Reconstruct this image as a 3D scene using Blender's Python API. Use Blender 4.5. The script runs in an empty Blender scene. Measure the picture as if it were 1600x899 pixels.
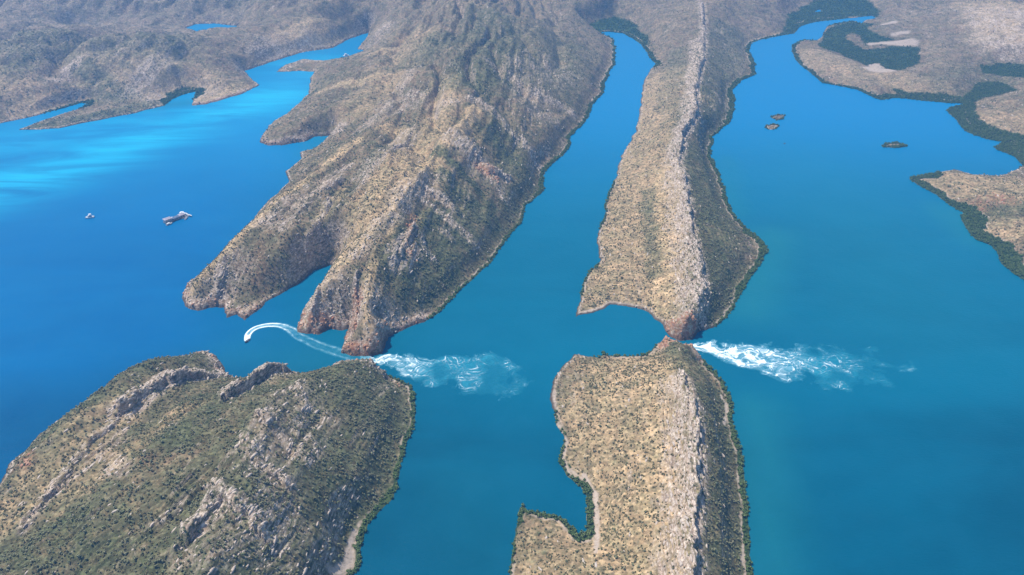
import bpy, bmesh, math, random
import numpy as np
from mathutils import Vector, Matrix, Euler

random.seed(7)
np.random.seed(7)
rng = np.random.default_rng(7)
R = math.radians
scene = bpy.context.scene
C = scene.collection

# ------------------------------------------------------------------ camera
CAM_H = 460.0
PITCH = R(31.0)
FPX = 1256.0
cam_data = bpy.data.cameras.new('aerial_camera')
cam_data.sensor_width = 36.0
cam_data.lens = 36.0 * FPX / 1600.0
cam_data.clip_start = 5.0
cam_data.clip_end = 60000.0
cam = bpy.data.objects.new('aerial_camera', cam_data)
cam.location = (0, 0, CAM_H)
cam.rotation_euler = (math.pi / 2 - PITCH, 0, 0)
C.objects.link(cam)
scene.camera = cam

# ------------------------------------------------------------------ daylight
SUN_ELEV = R(63.0)
SUN_AZ = R(-66.0)          # compass style: 0 = +Y (away from the camera), negative = to the west (left)
world = bpy.data.worlds.new('World')
scene.world = world
world.use_nodes = True
wn = world.node_tree
for n in list(wn.nodes):
    wn.nodes.remove(n)
sky = wn.nodes.new('ShaderNodeTexSky')
sky.sky_type = 'NISHITA'
sky.sun_disc = False
sky.sun_elevation = SUN_ELEV
sky.sun_rotation = SUN_AZ
sky.altitude = 300
sky.air_density = 1.0
sky.dust_density = 0.8
sky.ozone_density = 1.5
bg = wn.nodes.new('ShaderNodeBackground')
bg.inputs[1].default_value = 0.145
wo = wn.nodes.new('ShaderNodeOutputWorld')
wn.links.new(sky.outputs[0], bg.inputs[0])
wn.links.new(bg.outputs[0], wo.inputs[0])
sun_data = bpy.data.lights.new('sun', 'SUN')
sun_data.energy = 4.8
sun_data.angle = R(0.5)
sun_data.color = (1.0, 0.945, 0.865)
sun = bpy.data.objects.new('sun', sun_data)
to_sun = Vector((math.sin(SUN_AZ) * math.cos(SUN_ELEV), math.cos(SUN_AZ) * math.cos(SUN_ELEV), math.sin(SUN_ELEV)))
sun.rotation_euler = to_sun.to_track_quat('Z', 'Y').to_euler()
sun.location = (-900, 600, 1500)
C.objects.link(sun)
scene.view_settings.view_transform = 'Standard'
scene.view_settings.look = 'None'
scene.view_settings.exposure = 0.16
scene.view_settings.gamma = 1.0
scene.cycles.max_bounces = 6
scene.cycles.diffuse_bounces = 2
scene.cycles.glossy_bounces = 2
scene.cycles.transparent_max_bounces = 8
scene.cycles.volume_bounces = 1
scene.cycles.use_denoising = True

# ------------------------------------------------------------------ survey: sightings -> world metres
SP, CP = math.sin(PITCH), math.cos(PITCH)
def at(px, py, z=0.0):
    a = (px - 800.0) / FPX
    b = (449.5 - py) / FPX
    dx, dy, dz = a, CP + b * SP, -SP + b * CP
    t = (CAM_H - z) / -dz
    return (t * dx, t * dy)
def line(pts):
    """[(px, py), ...] or [(px, py, z), ...] -> array of world x, y, z"""
    out = []
    for p in pts:
        z = p[2] if len(p) > 2 else 0.0
        x, y = at(p[0], p[1], z)
        out.append((x, y, z))
    return np.array(out)

# ------------------------------------------------------------------ noise
def _hash(ix, iy, seed):
    n = (ix.astype(np.int64) * 374761393 + iy.astype(np.int64) * 668265263 + seed * 1442695041) & 0x7fffffff
    n = ((n ^ (n >> 13)) * 1274126177) & 0x7fffffff
    return (n ^ (n >> 16)) & 0x7fffffff
_G = np.array([(math.cos(k * math.pi / 16), math.sin(k * math.pi / 16)) for k in range(32)], dtype=np.float32)
_T = np.random.default_rng(99).integers(0, 32, (256, 256)).astype(np.uint8)
_GX = _G[:, 0][_T]; _GY = _G[:, 1][_T]
_GXf = _GX.ravel().copy(); _GYf = _GY.ravel().copy()
def perlin(x, y, seed=0):
    x = np.asarray(x) + seed * 37.17; y = np.asarray(y) - seed * 53.71
    xi = np.floor(x); yi = np.floor(y)
    fx = (x - xi).astype(np.float32); fy = (y - yi).astype(np.float32)
    xi = xi.astype(np.int32); yi = yi.astype(np.int32)
    xa = xi & 255; xb = (xi + 1) & 255; ya = (yi & 255) << 8; yb = ((yi + 1) & 255) << 8
    def g(r, c, ox, oy):
        k = r | c
        return _GXf[k] * (fx - ox) + _GYf[k] * (fy - oy)
    u = fx * fx * fx * (fx * (fx * 6 - 15) + 10)
    v = fy * fy * fy * (fy * (fy * 6 - 15) + 10)
    a = g(ya, xa, 0, 0); a += (g(ya, xb, 1, 0) - a) * u
    b = g(yb, xa, 0, 1); b += (g(yb, xb, 1, 1) - b) * u
    return (a + (b - a) * v) * np.float32(1.5)
def fbm(x, y, wl, octs, seed=0, gain=0.5, lac=2.03):
    s = 0; amp = 1.0; tot = 0
    for k in range(octs):
        s = s + amp * perlin(x / wl + 17.3 * k, y / wl - 9.1 * k, seed + k)
        tot += amp; amp *= gain; wl /= lac
    return s / tot
def ridged(x, y, wl, octs, seed=0, gain=0.5):
    s = 0; amp = 1.0; tot = 0; w = 1.0
    for k in range(octs):
        n = 1 - np.abs(perlin(x / wl + 5.7 * k, y / wl + 3.3 * k, seed + k)) * 1.9
        n = np.clip(n, 0, 1) ** 2
        s = s + amp * n * w
        w = np.clip(n * 1.6, 0.25, 1)
        tot += amp; amp *= gain; wl /= 2.07
    return s / tot
def ss(a, b, x):
    t = np.clip((x - a) / (b - a), 0, 1)
    return t * t * (3 - 2 * t)

# ------------------------------------------------------------------ shore lines of the bay
FAR = 6500.0
def world_poly(head, px, tail):
    pts = [tuple(p) for p in head] + [at(*p) for p in px] + [tuple(p) for p in tail]
    return np.array([(p[0], p[1]) for p in pts])

MAIN_PX = [(1760, 560), (1690, 500), (1640, 462), (1600, 439), (1580, 427), (1564, 413), (1559, 395), (1545, 383), (1525, 374), (1510, 357), (1503, 343),
    (1504, 332), (1485, 322), (1460, 304), (1436, 290), (1420, 280), (1422, 277), (1443, 273), (1492, 265), (1520, 273), (1559, 275),
    (1576, 272), (1597, 259), (1587, 245), (1559, 235), (1553, 229.5), (1566, 222), (1545, 219), (1510, 207), (1495, 189), (1478, 172),
    (1485, 168), (1510, 163), (1492, 162), (1460, 160), (1425, 156), (1397, 153), (1376, 157), (1362, 152), (1338, 140), (1285, 130),
    (1268, 116), (1250, 102), (1240, 88), (1236, 72), (1245, 65), (1257, 62), (1278, 63), (1285, 56), (1289, 46), (1296, 39), (1324, 33), (1338, 33), (1346, 38), (1350, 33),
    (1369, 28), (1362, 25), (1335, 28), (1306, 31), (1271, 35), (1250, 42), (1241, 53), (1208, 58), (1175, 67), (1171, 79), (1180, 100), (1182, 116),
    (1159, 126), (1145, 140), (1148, 172), (1142, 189), (1115, 214), (1112, 242), (1124, 277), (1134, 300), (1138, 322), (1152, 343),
    (1170, 360), (1180, 367), (1194, 383), (1198, 395), (1191, 413), (1180, 425), (1161, 451), (1156, 469), (1133, 497), (1115, 512),
    (1089, 519.5), (1083, 531), (1062, 534), (1044, 526), (1041, 521), (1032, 504), (1014, 488), (993, 481), (972, 479), (954, 476), (940, 484),
    (905, 493), (898, 497), (905, 472), (912, 451), (923, 423), (937, 407), (932, 374), (940, 346), (949, 307), (957, 290), (972, 242),
    (993, 207), (1000, 168), (1007, 123), (1024, 100), (1014, 89), (1000, 68), (975, 53), (950, 50), (937, 51), (958, 60), (963, 81),
    (960, 102), (944, 130), (944, 144), (926, 165), (919, 186), (891, 214), (891, 226), (881, 242), (853, 266), (849, 299), (823, 321),
    (814, 346), (793, 374), (765, 413), (737, 437), (709, 465), (688, 486), (660, 504), (630, 517), (609, 528), (604, 540), (597, 553), (571, 556), (545, 556),
    (532, 552), (545, 514), (530, 516), (516, 513), (498, 522), (466, 519), (470, 493), (480, 472), (505, 437), (522, 411), (491, 423), (466, 444),
    (441, 458), (417, 472), (399, 490), (382, 500), (371, 491), (354, 497), (350, 481), (329, 481), (310, 486), (291, 479), (286, 467),
    (291, 446), (319, 424), (343, 399), (368, 374), (391, 353), (403, 332), (427, 307), (452, 284), (447, 268), (470, 249), (470, 238),
    (491, 233), (515, 212), (491, 214), (477, 221), (440, 228), (417, 228), (405, 222), (413, 207), (426, 191), (452, 175), (482, 147), (485, 121),
    (492, 112), (466, 111), (431, 113), (445, 102), (473, 93), (505, 95), (540, 92), (559, 92), (580, 82), (559, 77), (578, 51), (548, 60),
    (520, 75), (473, 82), (430, 95), (382, 111), (392, 123), (406, 133), (378, 147), (322, 163), (300, 165), (307, 143), (294, 146),
    (273, 154), (256, 165), (210, 177), (158, 187), (95, 200), (53, 203), (30, 203), (56, 193), (95, 179), (120, 171), (136, 164), (127, 161),
    (89, 172), (53, 182), (0, 193), (-90, 212), (-200, 235)]
MAIN = world_poly([(2600, 560)], MAIN_PX, [(-3400, 1400), (-6500, 7500), (6500, 7500), (6500, 900)])
POOLS = [world_poly([], [(102, 42), (118, 39), (150, 39), (168, 42), (160, 47), (120, 48)], []),
         world_poly([], [(290, 44), (305, 38), (335, 37), (372, 41), (366, 50), (350, 62), (330, 56), (310, 50)], []),
         world_poly([], [(1272, 18), (1280, 15), (1284, 18), (1276, 20)], [])]
SOUTH_RIDGE = world_poly([], [(1041, 530), (1050, 540), (1066, 545), (1082, 548), (1090, 556), (1100, 568), (1115, 582), (1132, 600), (1140, 620),
    (1146, 640), (1146, 665), (1155, 694), (1162, 731), (1166, 765), (1170, 810), (1173, 860), (1175, 899), (1180, 1000), (1180, 1300), (700, 1300),
    (780, 1000), (797, 899), (800, 864), (809, 808), (816, 785), (825, 796), (846, 799), (870, 805), (888, 815), (898, 829), (905, 834), (914, 829), (917, 808),
    (919, 784), (905, 759), (888, 742), (874, 717), (878, 700), (881, 686), (870, 668), (862, 651), (861, 616), (865, 598), (881, 570), (898, 554), (933, 558),
    (944, 553), (961, 558), (1000, 555), (1017, 551), (1028, 540), (1036, 531)], [])
WEST_ISLAND = world_poly([], [(592, 572), (594, 583), (600, 582), (624, 595), (642, 603), (650, 616), (649, 637), (650, 659), (639, 689), (625, 724),
    (622, 759), (611, 784), (592, 801), (573, 822), (564, 850), (564, 882), (552, 899), (520, 1000), (480, 1300), (-400, 1300), (-300, 1000), (-80, 860), (-20, 790),
    (2, 752), (14, 724), (46, 698), (60, 678), (88, 661), (105, 657), (130, 640), (158, 614), (182, 594), (210, 576), (228, 567),
    (266, 560), (298, 554), (329, 551), (340, 556), (346, 568), (350, 584), (364, 593), (380, 592), (398, 590), (417, 579), (434, 577), (448, 588), (452, 600),
    (466, 597), (492, 585), (519, 577), (545, 572), (570, 571)], [])
def blob(cx, cy, rx, ry, n=26, seed=0, top=1.0):
    r_ = random.Random(seed)
    ph = [r_.uniform(0, 6.28) for _ in range(4)]
    pts = []
    for k in range(n):
        a = 2 * math.pi * k / n
        q = 1 + 0.10 * math.sin(2 * a + ph[0]) + 0.08 * math.sin(3 * a + ph[1]) + 0.06 * math.sin(5 * a + ph[2])
        pts.append((cx + rx * q * math.cos(a), cy - ry * q * math.sin(a)))
    return world_poly([], pts, [])
ISLETS = [blob(1216, 183.5, 9.5, 4.6, seed=1), blob(1206, 198.5, 11, 4.2, seed=2), blob(1397, 227.5, 17, 4.6, seed=3), blob(1226, 224.5, 2.0, 1.0, seed=4)]

# ------------------------------------------------------------------ crest and valley lines (px, py, height in metres)
CRESTS = [
    # central ridge, north of its gap
    [(1070, 514, 18), (1082, 490, 28), (1094, 465, 30), (1097, 434, 31), (1089, 388, 33), (1076, 356, 33), (1073, 318, 34), (1068, 280, 36),
     (1060, 245, 38), (1062, 212, 39), (1086, 170, 41), (1084, 133, 43), (1096, 88, 44), (1098, 35, 48), (1092, 0, 51), (1080, -60, 56), (1060, -120, 59)],
    # same ridge, south of the gap
    [(1057, 518, 15), (1060, 535, 21), (1064, 560, 26), (1076, 590, 30), (1085, 625, 31), (1089, 665, 33), (1088, 720, 33), (1088, 780, 33), (1085, 840, 34),
     (1082, 899, 34), (1080, 1000, 34), (1080, 1200, 34)],
    # headland between the bay and the channel: western finger
    [(296, 452, 16), (304, 437, 26), (345, 398, 34), (395, 352, 42), (448, 300, 50), (500, 250, 58), (560, 205, 66), (620, 185, 72), (690, 190, 80)],
    [(385, 492, 10), (395, 465, 26), (420, 430, 36), (470, 370, 46), (520, 310, 54), (580, 250, 62)],
    # eastern finger
    [(476, 505, 12), (490, 480, 30), (520, 430, 46), (560, 370, 60), (610, 310, 72), (660, 255, 80), (700, 215, 86), (745, 150, 92), (755, 100, 98),
     (775, 50, 104), (740, 0, 112), (700, -60, 118)],
    [(566, 545, 14), (580, 520, 28), (575, 490, 34), (572, 460, 42), (585, 410, 54), (615, 345, 68), (660, 260, 80)],
    [(700, 215, 86), (760, 190, 78), (800, 170, 62), (840, 150, 50)],
    [(640, 330, 64), (700, 320, 46), (745, 330, 28)],
    # north-western spurs
    [(418, 220, 10), (440, 205, 22), (470, 185, 32), (510, 165, 42), (570, 150, 52), (640, 130, 64), (720, 110, 86)],
    [(440, 106, 9), (480, 100, 18), (520, 112, 34), (590, 115, 50), (660, 90, 68), (730, 60, 90)],
    [(570, 78, 12), (600, 50, 42), (640, 10, 70), (660, -40, 85)],
    # distant hills on the left
    [(-260, 80, 80), (-120, 68, 80), (0, 58, 80), (80, 54, 78), (150, 55, 76), (230, 59, 76), (300, 60, 68), (335, 66, 60), (362, 84, 40), (390, 102, 15)],
    [(395, 131, 6), (372, 125, 16), (340, 112, 28), (318, 88, 44), (305, 64, 60)],
    [(230, 62, 70), (222, 100, 42), (214, 130, 20)],
    [(100, 56, 80), (110, 95, 56), (120, 140, 22)],
    [(-30, 60, 80), (-10, 110, 56), (10, 160, 22)],
    [(250, 158, 7), (200, 167, 11), (120, 185, 10), (60, 198, 5)], [(138, 162, 2), (175, 156, 3), (212, 150, 3), (256, 148, 2)],
    [(385, 97, 16), (402, 66, 36), (432, 34, 56), (500, 5, 74), (560, -30, 90)],
    [(480, 74, 14), (492, 48, 38), (508, 12, 66)],
    [(-300, -34, 80), (0, -46, 96), (120, -36, 70), (200, -50, 100), (330, -42, 80), (430, -62, 105)],
    [(-200, 20, 30), (20, 26, 36)], [(430, 30, 40), (400, 10, 60), (390, -10, 70)],
    [(-600, -120, 130), (0, -125, 130), (300, -130, 120), (700, -135, 150), (900, -100, 110)],
    # right-hand country
    [(1120, 0, 60), (1180, -30, 50), (1260, -60, 60), (1400, -70, 50), (1700, -60, 70)],
    [(1495, 8, 30), (1540, 20, 44), (1580, 55, 42), (1640, 90, 46), (1800, 110, 60)],
    [(1430, 60, 8), (1500, 60, 16), (1560, 110, 14)],
    [(1265, 80, 12), (1300, 104, 14), (1340, 122, 10), (1375, 145, 12)],
    [(1410, 126, 16), (1450, 132, 14), (1500, 140, 6)],
    [(1520, 168, 14), (1560, 180, 16), (1620, 200, 16)],
    [(1510, 196, 8), (1530, 200, 8)],
    [(1460, 280, 7), (1500, 277, 14), (1560, 292, 16), (1640, 300, 20), (1760, 330, 26)],
    [(1540, 352, 7), (1600, 358, 10)],
    [(1590, 405, 5), (1640, 410, 10)],
    [(1130, 170, 8), (1130, 80, 14), (1160, 30, 20)],
    # big island in the lower left corner
    [(326, 556, 20), (298, 560, 27), (262, 565, 32), (210, 580, 38), (160, 614, 44), (108, 660, 47), (62, 690, 44), (20, 735, 32), (-60, 830, 28)],
    [(430, 574, 20), (415, 580, 28), (395, 592, 33), (370, 612, 40), (300, 660, 52), (240, 710, 57), (150, 800, 60), (50, 880, 60), (-100, 1000, 60)],
    [(578, 564, 16), (560, 562, 27), (519, 569, 38), (470, 592, 50), (430, 620, 58), (405, 680, 66), (380, 750, 70), (340, 830, 72), (300, 920, 75), (200, 1100, 75)],
    [(344, 577, 8), (322, 602, 22), (262, 650, 34), (180, 722, 42), (80, 830, 45)],
    # little islands
    [(1212, 182, 4), (1219, 181, 4)], [(1204, 197, 4.5), (1212, 196, 5)], [(1385, 226, 3), (1408, 225, 3)], [(1225, 224, 1), (1227, 224, 1)],
    # channel head
    [(1035, 20, 20), (1060, -20, 40)], [(905, 40, 26), (870, 10, 50), (830, -30, 80)],
    [(1010, 505, 2), (1013, 505, 2)][:0] or [(1000, 440, 12), (1000, 380, 14), (1015, 300, 16), (1030, 200, 24)],
]

# ------------------------------------------------------------------ broad relief: relax a surface between the shore and the crests
def inside(poly, X, y_of_row):
    """even-odd test for a grid whose rows have constant y; X is (rows, cols)"""
    out = np.zeros(X.shape, dtype=bool)
    x0, y0 = poly[:, 0], poly[:, 1]
    x1, y1 = np.roll(x0, -1), np.roll(y0, -1)
    for i, y in enumerate(y_of_row):
        m = (y0 <= y) != (y1 <= y)
        if not m.any():
            continue
        xs = np.sort(x0[m] + (y - y0[m]) * (x1[m] - x0[m]) / (y1[m] - y0[m]))
        out[i] = np.searchsorted(xs, X[i]) % 2 == 1
    return out
GX0, GX1, GY0, GY1 = -3000.0, 3000.0, 180.0, 5600.0
def relax():
    prev = None
    for step, iters in ((80.0, 500), (40.0, 300), (20.0, 220), (10.0, 160), (5.0, 70)):
        xs = np.arange(GX0, GX1 + 1, step); ys = np.arange(GY0, GY1 + 1, step)
        X = np.repeat(xs[None, :], len(ys), 0)
        land = inside(MAIN, X, ys)
        for p in POOLS:
            land &= ~inside(p, X, ys)
        for p in [SOUTH_RIDGE, WEST_ISLAND] + ISLETS:
            land |= inside(p, X, ys)
        fix = ~land
        val = np.zeros(X.shape, dtype=np.float32)
        for c in CRESTS:
            w = line(c)
            for a, b in zip(w[:-1], w[1:]):
                n = max(2, int(np.hypot(*(b - a)[:2]) / step * 2) + 1)
                t = np.linspace(0, 1, n)
                p = a[None] * (1 - t)[:, None] + b[None] * t[:, None]
                ii = np.round((p[:, 1] - GY0) / step).astype(int); jj = np.round((p[:, 0] - GX0) / step).astype(int)
                ok = (ii >= 0) & (ii < len(ys)) & (jj >= 0) & (jj < len(xs))
                ii, jj, zz = ii[ok], jj[ok], p[ok, 2]
                l = land[ii, jj]
                val[ii[l], jj[l]] = zz[l]; fix[ii[l], jj[l]] = True
        if prev is None:
            h = np.full(X.shape, 25.0, dtype=np.float32)
        else:
            pi = np.clip((ys - GY0) / pstep, 0, prev.shape[0] - 1.001); pj = np.clip((xs - GX0) / pstep, 0, prev.shape[1] - 1.001)
            i0 = pi.astype(int); j0 = pj.astype(int); fi = (pi - i0)[:, None]; fj = (pj - j0)[None]
            h = (prev[np.ix_(i0, j0)] * (1 - fi) * (1 - fj) + prev[np.ix_(i0 + 1, j0)] * fi * (1 - fj)
                 + prev[np.ix_(i0, j0 + 1)] * (1 - fi) * fj + prev[np.ix_(i0 + 1, j0 + 1)] * fi * fj).astype(np.float32)
        h = np.where(fix, val, h)
        for _ in range(iters):
            q = h.copy()
            q[1:-1, 1:-1] = 0.25 * (h[:-2, 1:-1] + h[2:, 1:-1] + h[1:-1, :-2] + h[1:-1, 2:])
            q[0] = q[1]; q[-1] = q[-2]; q[:, 0] = q[:, 1]; q[:, -1] = q[:, -2]
            h = np.where(fix, val, q)
        prev, pstep = h, step
    # soften the crest creases a little
    for _ in range(3):
        q = h.copy()
        q[1:-1, 1:-1] = 0.5 * h[1:-1, 1:-1] + 0.125 * (h[:-2, 1:-1] + h[2:, 1:-1] + h[1:-1, :-2] + h[1:-1, 2:])
        h = q
    soft = h
    for _ in range(60):
        q = soft.copy()
        q[1:-1, 1:-1] = 0.5 * soft[1:-1, 1:-1] + 0.125 * (soft[:-2, 1:-1] + soft[2:, 1:-1] + soft[1:-1, :-2] + soft[1:-1, 2:])
        soft = q
    w = ss(780, 1500, ys)[:, None]
    return (h * (1 - w) + soft * w).astype(np.float32), pstep
BROAD, BSTEP = relax()
def broad(x, y):
    pi = np.clip((y - GY0) / BSTEP, 0, BROAD.shape[0] - 1.001); pj = np.clip((x - GX0) / BSTEP, 0, BROAD.shape[1] - 1.001)
    i0 = pi.astype(np.int32); j0 = pj.astype(np.int32); fi = pi - i0; fj = pj - j0
    return (BROAD[i0, j0] * (1 - fi) * (1 - fj) + BROAD[i0 + 1, j0] * fi * (1 - fj) + BROAD[i0, j0 + 1] * (1 - fi) * fj + BROAD[i0 + 1, j0 + 1] * fi * fj)

# ------------------------------------------------------------------ terrain sheet: finer near, coarser far
NU = 1240
ROW0, ROW1, RSTEP = 300.0, 5400.0, 0.00235
rows = [ROW0]
while rows[-1] < ROW1:
    rows.append(rows[-1] * (1 + RSTEP) if rows[-1] < 2700 else rows[-1] * (1 + RSTEP * 2))
YR = np.array(rows)
def halfw(y):
    return (0.857 * y + 0.515 * CAM_H) * 0.637 * 1.2
U = np.linspace(-1, 1, NU)
HW = halfw(YR)
X = (HW[:, None] * U[None, :]).astype(np.float64)
Y = np.repeat(YR[:, None], NU, 1)
print('terrain grid', X.shape)

def poly_field(pts, reach, closed=False):
    """distance to a polyline, side (+ = left of travel) and z carried along it; reach-limited"""
    D = np.full(X.shape, reach, dtype=np.float32); S = np.zeros(X.shape, dtype=np.float32)
    P = list(pts) + ([pts[0]] if closed else [])
    for a, b in zip(P[:-1], P[1:]):
        ylo, yhi = min(a[1], b[1]) - reach, max(a[1], b[1]) + reach
        i0, i1 = np.searchsorted(YR, (ylo, yhi))
        if i1 <= i0:
            continue
        xlo, xhi = min(a[0], b[0]) - reach, max(a[0], b[0]) + reach
        wa, wb = HW[i0], HW[min(i1, len(HW) - 1)]
        ulo = min(xlo / wa, xlo / wb); uhi = max(xhi / wa, xhi / wb)
        j0, j1 = np.searchsorted(U, (ulo, uhi))
        if j1 <= j0:
            continue
        x = X[i0:i1, j0:j1]; y = Y[i0:i1, j0:j1]
        dx, dy = b[0] - a[0], b[1] - a[1]
        L2 = dx * dx + dy * dy + 1e-9
        t = np.clip(((x - a[0]) * dx + (y - a[1]) * dy) / L2, 0, 1)
        d = np.hypot(x - a[0] - t * dx, y - a[1] - t * dy)
        s = np.sign(dx * (y - a[1]) - dy * (x - a[0]))
        sub = D[i0:i1, j0:j1]; m = d < sub
        sub[m] = d[m]; S[i0:i1, j0:j1][m] = s[m]
    return D, S

REACH = 45.0
def signed(poly):
    d, _ = poly_field(poly, REACH, True)
    return np.where(inside(poly, X, YR), d, -d)
wob = (fbm(X, Y, 38, 5, 3, 0.62) * 5.5).astype(np.float32)
d_main = signed(MAIN)
for p in POOLS:
    d_main = np.minimum(d_main, -signed(p))
ic = inside(WEST_ISLAND, X, YR)
LAND = {'main': d_main, 'south': signed(SOUTH_RIDGE), 'west': signed(WEST_ISLAND)}
for k, p in enumerate(ISLETS):
    LAND['islet%d' % k] = signed(p)
for k in LAND:
    LAND[k] = LAND[k] + wob * (0.22 if k.startswith('islet') else np.clip(1.15 - 0.0 * YR[:, None], 0, 1))
DS = np.max(np.stack(list(LAND.values())), 0)

# mangrove belts along the shore: (points, width in metres)
BELTS = [
    ([(688, 486), (709, 465), (737, 437), (765, 413), (793, 374), (814, 346), (823, 321), (849, 299)], 4.5),
    ([(849, 299), (853, 266), (881, 242), (891, 220), (919, 186), (926, 165), (944, 137), (960, 102), (963, 81), (955, 58)], 8),
    ([(937, 51), (950, 48), (975, 52), (1000, 68), (1014, 89), (1024, 100)], 16),
    ([(1133, 497), (1156, 469), (1161, 451)], 4), ([(1161, 451), (1180, 425), (1195, 405), (1198, 395), (1194, 383), (1180, 367)], 10),
    ([(1180, 367), (1152, 343), (1138, 322), (1134, 300), (1124, 277), (1112, 242), (1115, 214), (1142, 189)], 6),
    ([(1142, 189), (1148, 172), (1145, 140), (1159, 126), (1182, 116), (1180, 100), (1171, 79), (1175, 67), (1208, 58), (1241, 53)], 12),
    ([(957, 290), (949, 307), (940, 346)], 3), ([(923, 423), (912, 451)], 2.5),
    ([(1115, 582), (1132, 600), (1140, 620), (1146, 640), (1146, 665)], 5), ([(1146, 665), (1155, 694), (1162, 731), (1166, 765), (1170, 810), (1173, 860), (1175, 899), (1180, 1000)], 6),
    ([(870, 668), (881, 686), (874, 717), (888, 742)], 3.5), ([(888, 742), (905, 759), (919, 784), (917, 808), (914, 829), (905, 834)], 8),
    ([(905, 834), (898, 829), (888, 815), (870, 805), (846, 799), (825, 796)], 5.5), ([(812, 800), (800, 864), (797, 899), (780, 1000)], 1.6),
    ([(961, 558), (944, 553), (1000, 555), (1017, 551)], 2.0),
    ([(636, 600), (650, 616), (649, 637), (650, 659), (639, 689)], 4.5), ([(639, 689), (625, 724), (622, 759), (611, 784)], 5.5),
    ([(611, 784), (592, 801), (573, 822), (564, 850), (564, 882), (552, 899), (530, 960)], 7),
    ([(1640, 462), (1600, 439), (1580, 427), (1564, 413), (1559, 395), (1545, 383), (1525, 374), (1510, 357), (1503, 343), (1504, 332)], 30),
    ([(1504, 332), (1485, 322), (1460, 304), (1436, 290), (1420, 280), (1443, 274)], 18),
    ([(1587, 245), (1559, 235), (1545, 219), (1510, 207), (1495, 189), (1478, 172), (1492, 162), (1460, 160), (1425, 156), (1397, 153)], 26),
    ([(1376, 157), (1338, 140), (1285, 130), (1268, 116), (1250, 102), (1236, 72), (1257, 62)], 12),
    ([(278, 62 + 0), (285, 56)][:0] or [(307, 143), (294, 146), (273, 154), (262, 150)], 22),
    ([(136, 164), (127, 161), (89, 172)], 10),
    ([(1306, 31), (1271, 35), (1250, 42), (1241, 53)], 30),
    ([(a, b) for a, b in [(1206, 184), (1216, 188), (1226, 184), (1216, 179)]], 3), ([(1195, 199), (1206, 203), (1217, 199), (1200, 196)], 4),
    ([(1380, 228), (1397, 232), (1414, 228), (1397, 223), (1380, 228)], 8),
]
MW = np.zeros(X.shape, dtype=np.float32)
for pts, w in BELTS:
    d, _ = poly_field(line(pts), w + 22)
    MW = np.maximum(MW, w * (1 - ss(w * 0.6 + 7, w + 21, d)))
MW *= 0.8 * (0.72 + 0.55 * (fbm(X, Y, 26, 3, 41) + 0.5))
# flats of mangrove and salt in the upper right
def flat_mask(px, soft, lo=None):
    p = world_poly([], px, [])
    d, _ = poly_field(p, 40, True)
    d = np.where(inside(p, X, YR), d, -d) + fbm(X, Y, 60, 4, 77) * 14
    return ss(-soft if lo is None else lo, soft, d).astype(np.float32)
FLATS = [
    [(1229, 26), (1262, 8), (1290, -4), (1340, -6), (1358, 6), (1372, 20), (1374, 28), (1366, 30), (1335, 26), (1290, 31), (1262, 38), (1245, 50), (1215, 56), (1228, 40)],
    [(1289, 46), (1330, 33), (1352, 38), (1362, 40), (1356, 47), (1376, 58), (1398, 64), (1376, 68), (1352, 73), (1345, 60), (1330, 48), (1322, 55), (1330, 70), (1350, 80), (1395, 74), (1437, 76), (1438, 100), (1405, 112), (1362, 108), (1340, 98), (1300, 82), (1278, 72), (1286, 60)],
    [(1388, 137), (1415, 146), (1440, 148), (1470, 149), (1508, 156), (1528, 132), (1560, 130), (1592, 145), (1560, 152), (1520, 160), (1532, 188), (1556, 202), (1600, 214), (1660, 230), (1660, 262), (1597, 259), (1559, 235), (1510, 207), (1478, 172), (1500, 163), (1425, 157)],
    [(1532, 104), (1580, 102), (1650, 108), (1650, 128), (1600, 130), (1535, 118)],
    [(918, 42), (960, 30), (985, 36), (1010, 60), (1020, 92), (1000, 70), (975, 52), (940, 50)],
]
MF = np.zeros(X.shape, dtype=np.float32); MFH = np.zeros(X.shape, dtype=np.float32)
for f in FLATS:
    MF = np.maximum(MF, flat_mask(f, 5)); MFH = np.maximum(MFH, flat_mask(f, 6, -44))
for f in ([(84, 175), (110, 164), (138, 159), (142, 166), (110, 172), (88, 180)], [(258, 148), (285, 138), (304, 138), (310, 145), (285, 150), (262, 156)]):
    MF = np.maximum(MF, flat_mask(f, 5)); MFH = np.maximum(MFH, flat_mask(f, 6, -30))
SALT = np.zeros(X.shape, dtype=np.float32)
for f in ([(1352, 70), (1380, 66), (1425, 68), (1440, 72), (1432, 75), (1395, 72), (1360, 73)], [(1385, 57), (1418, 58), (1416, 61), (1392, 60)], [(1375, 42), (1398, 42), (1396, 45), (1378, 45)],
          [(1340, 115), (1380, 112), (1400, 122), (1370, 124)], [(1358, 104), (1372, 101), (1374, 107), (1360, 108)]):
    SALT = np.maximum(SALT, flat_mask(f, 4))

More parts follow.
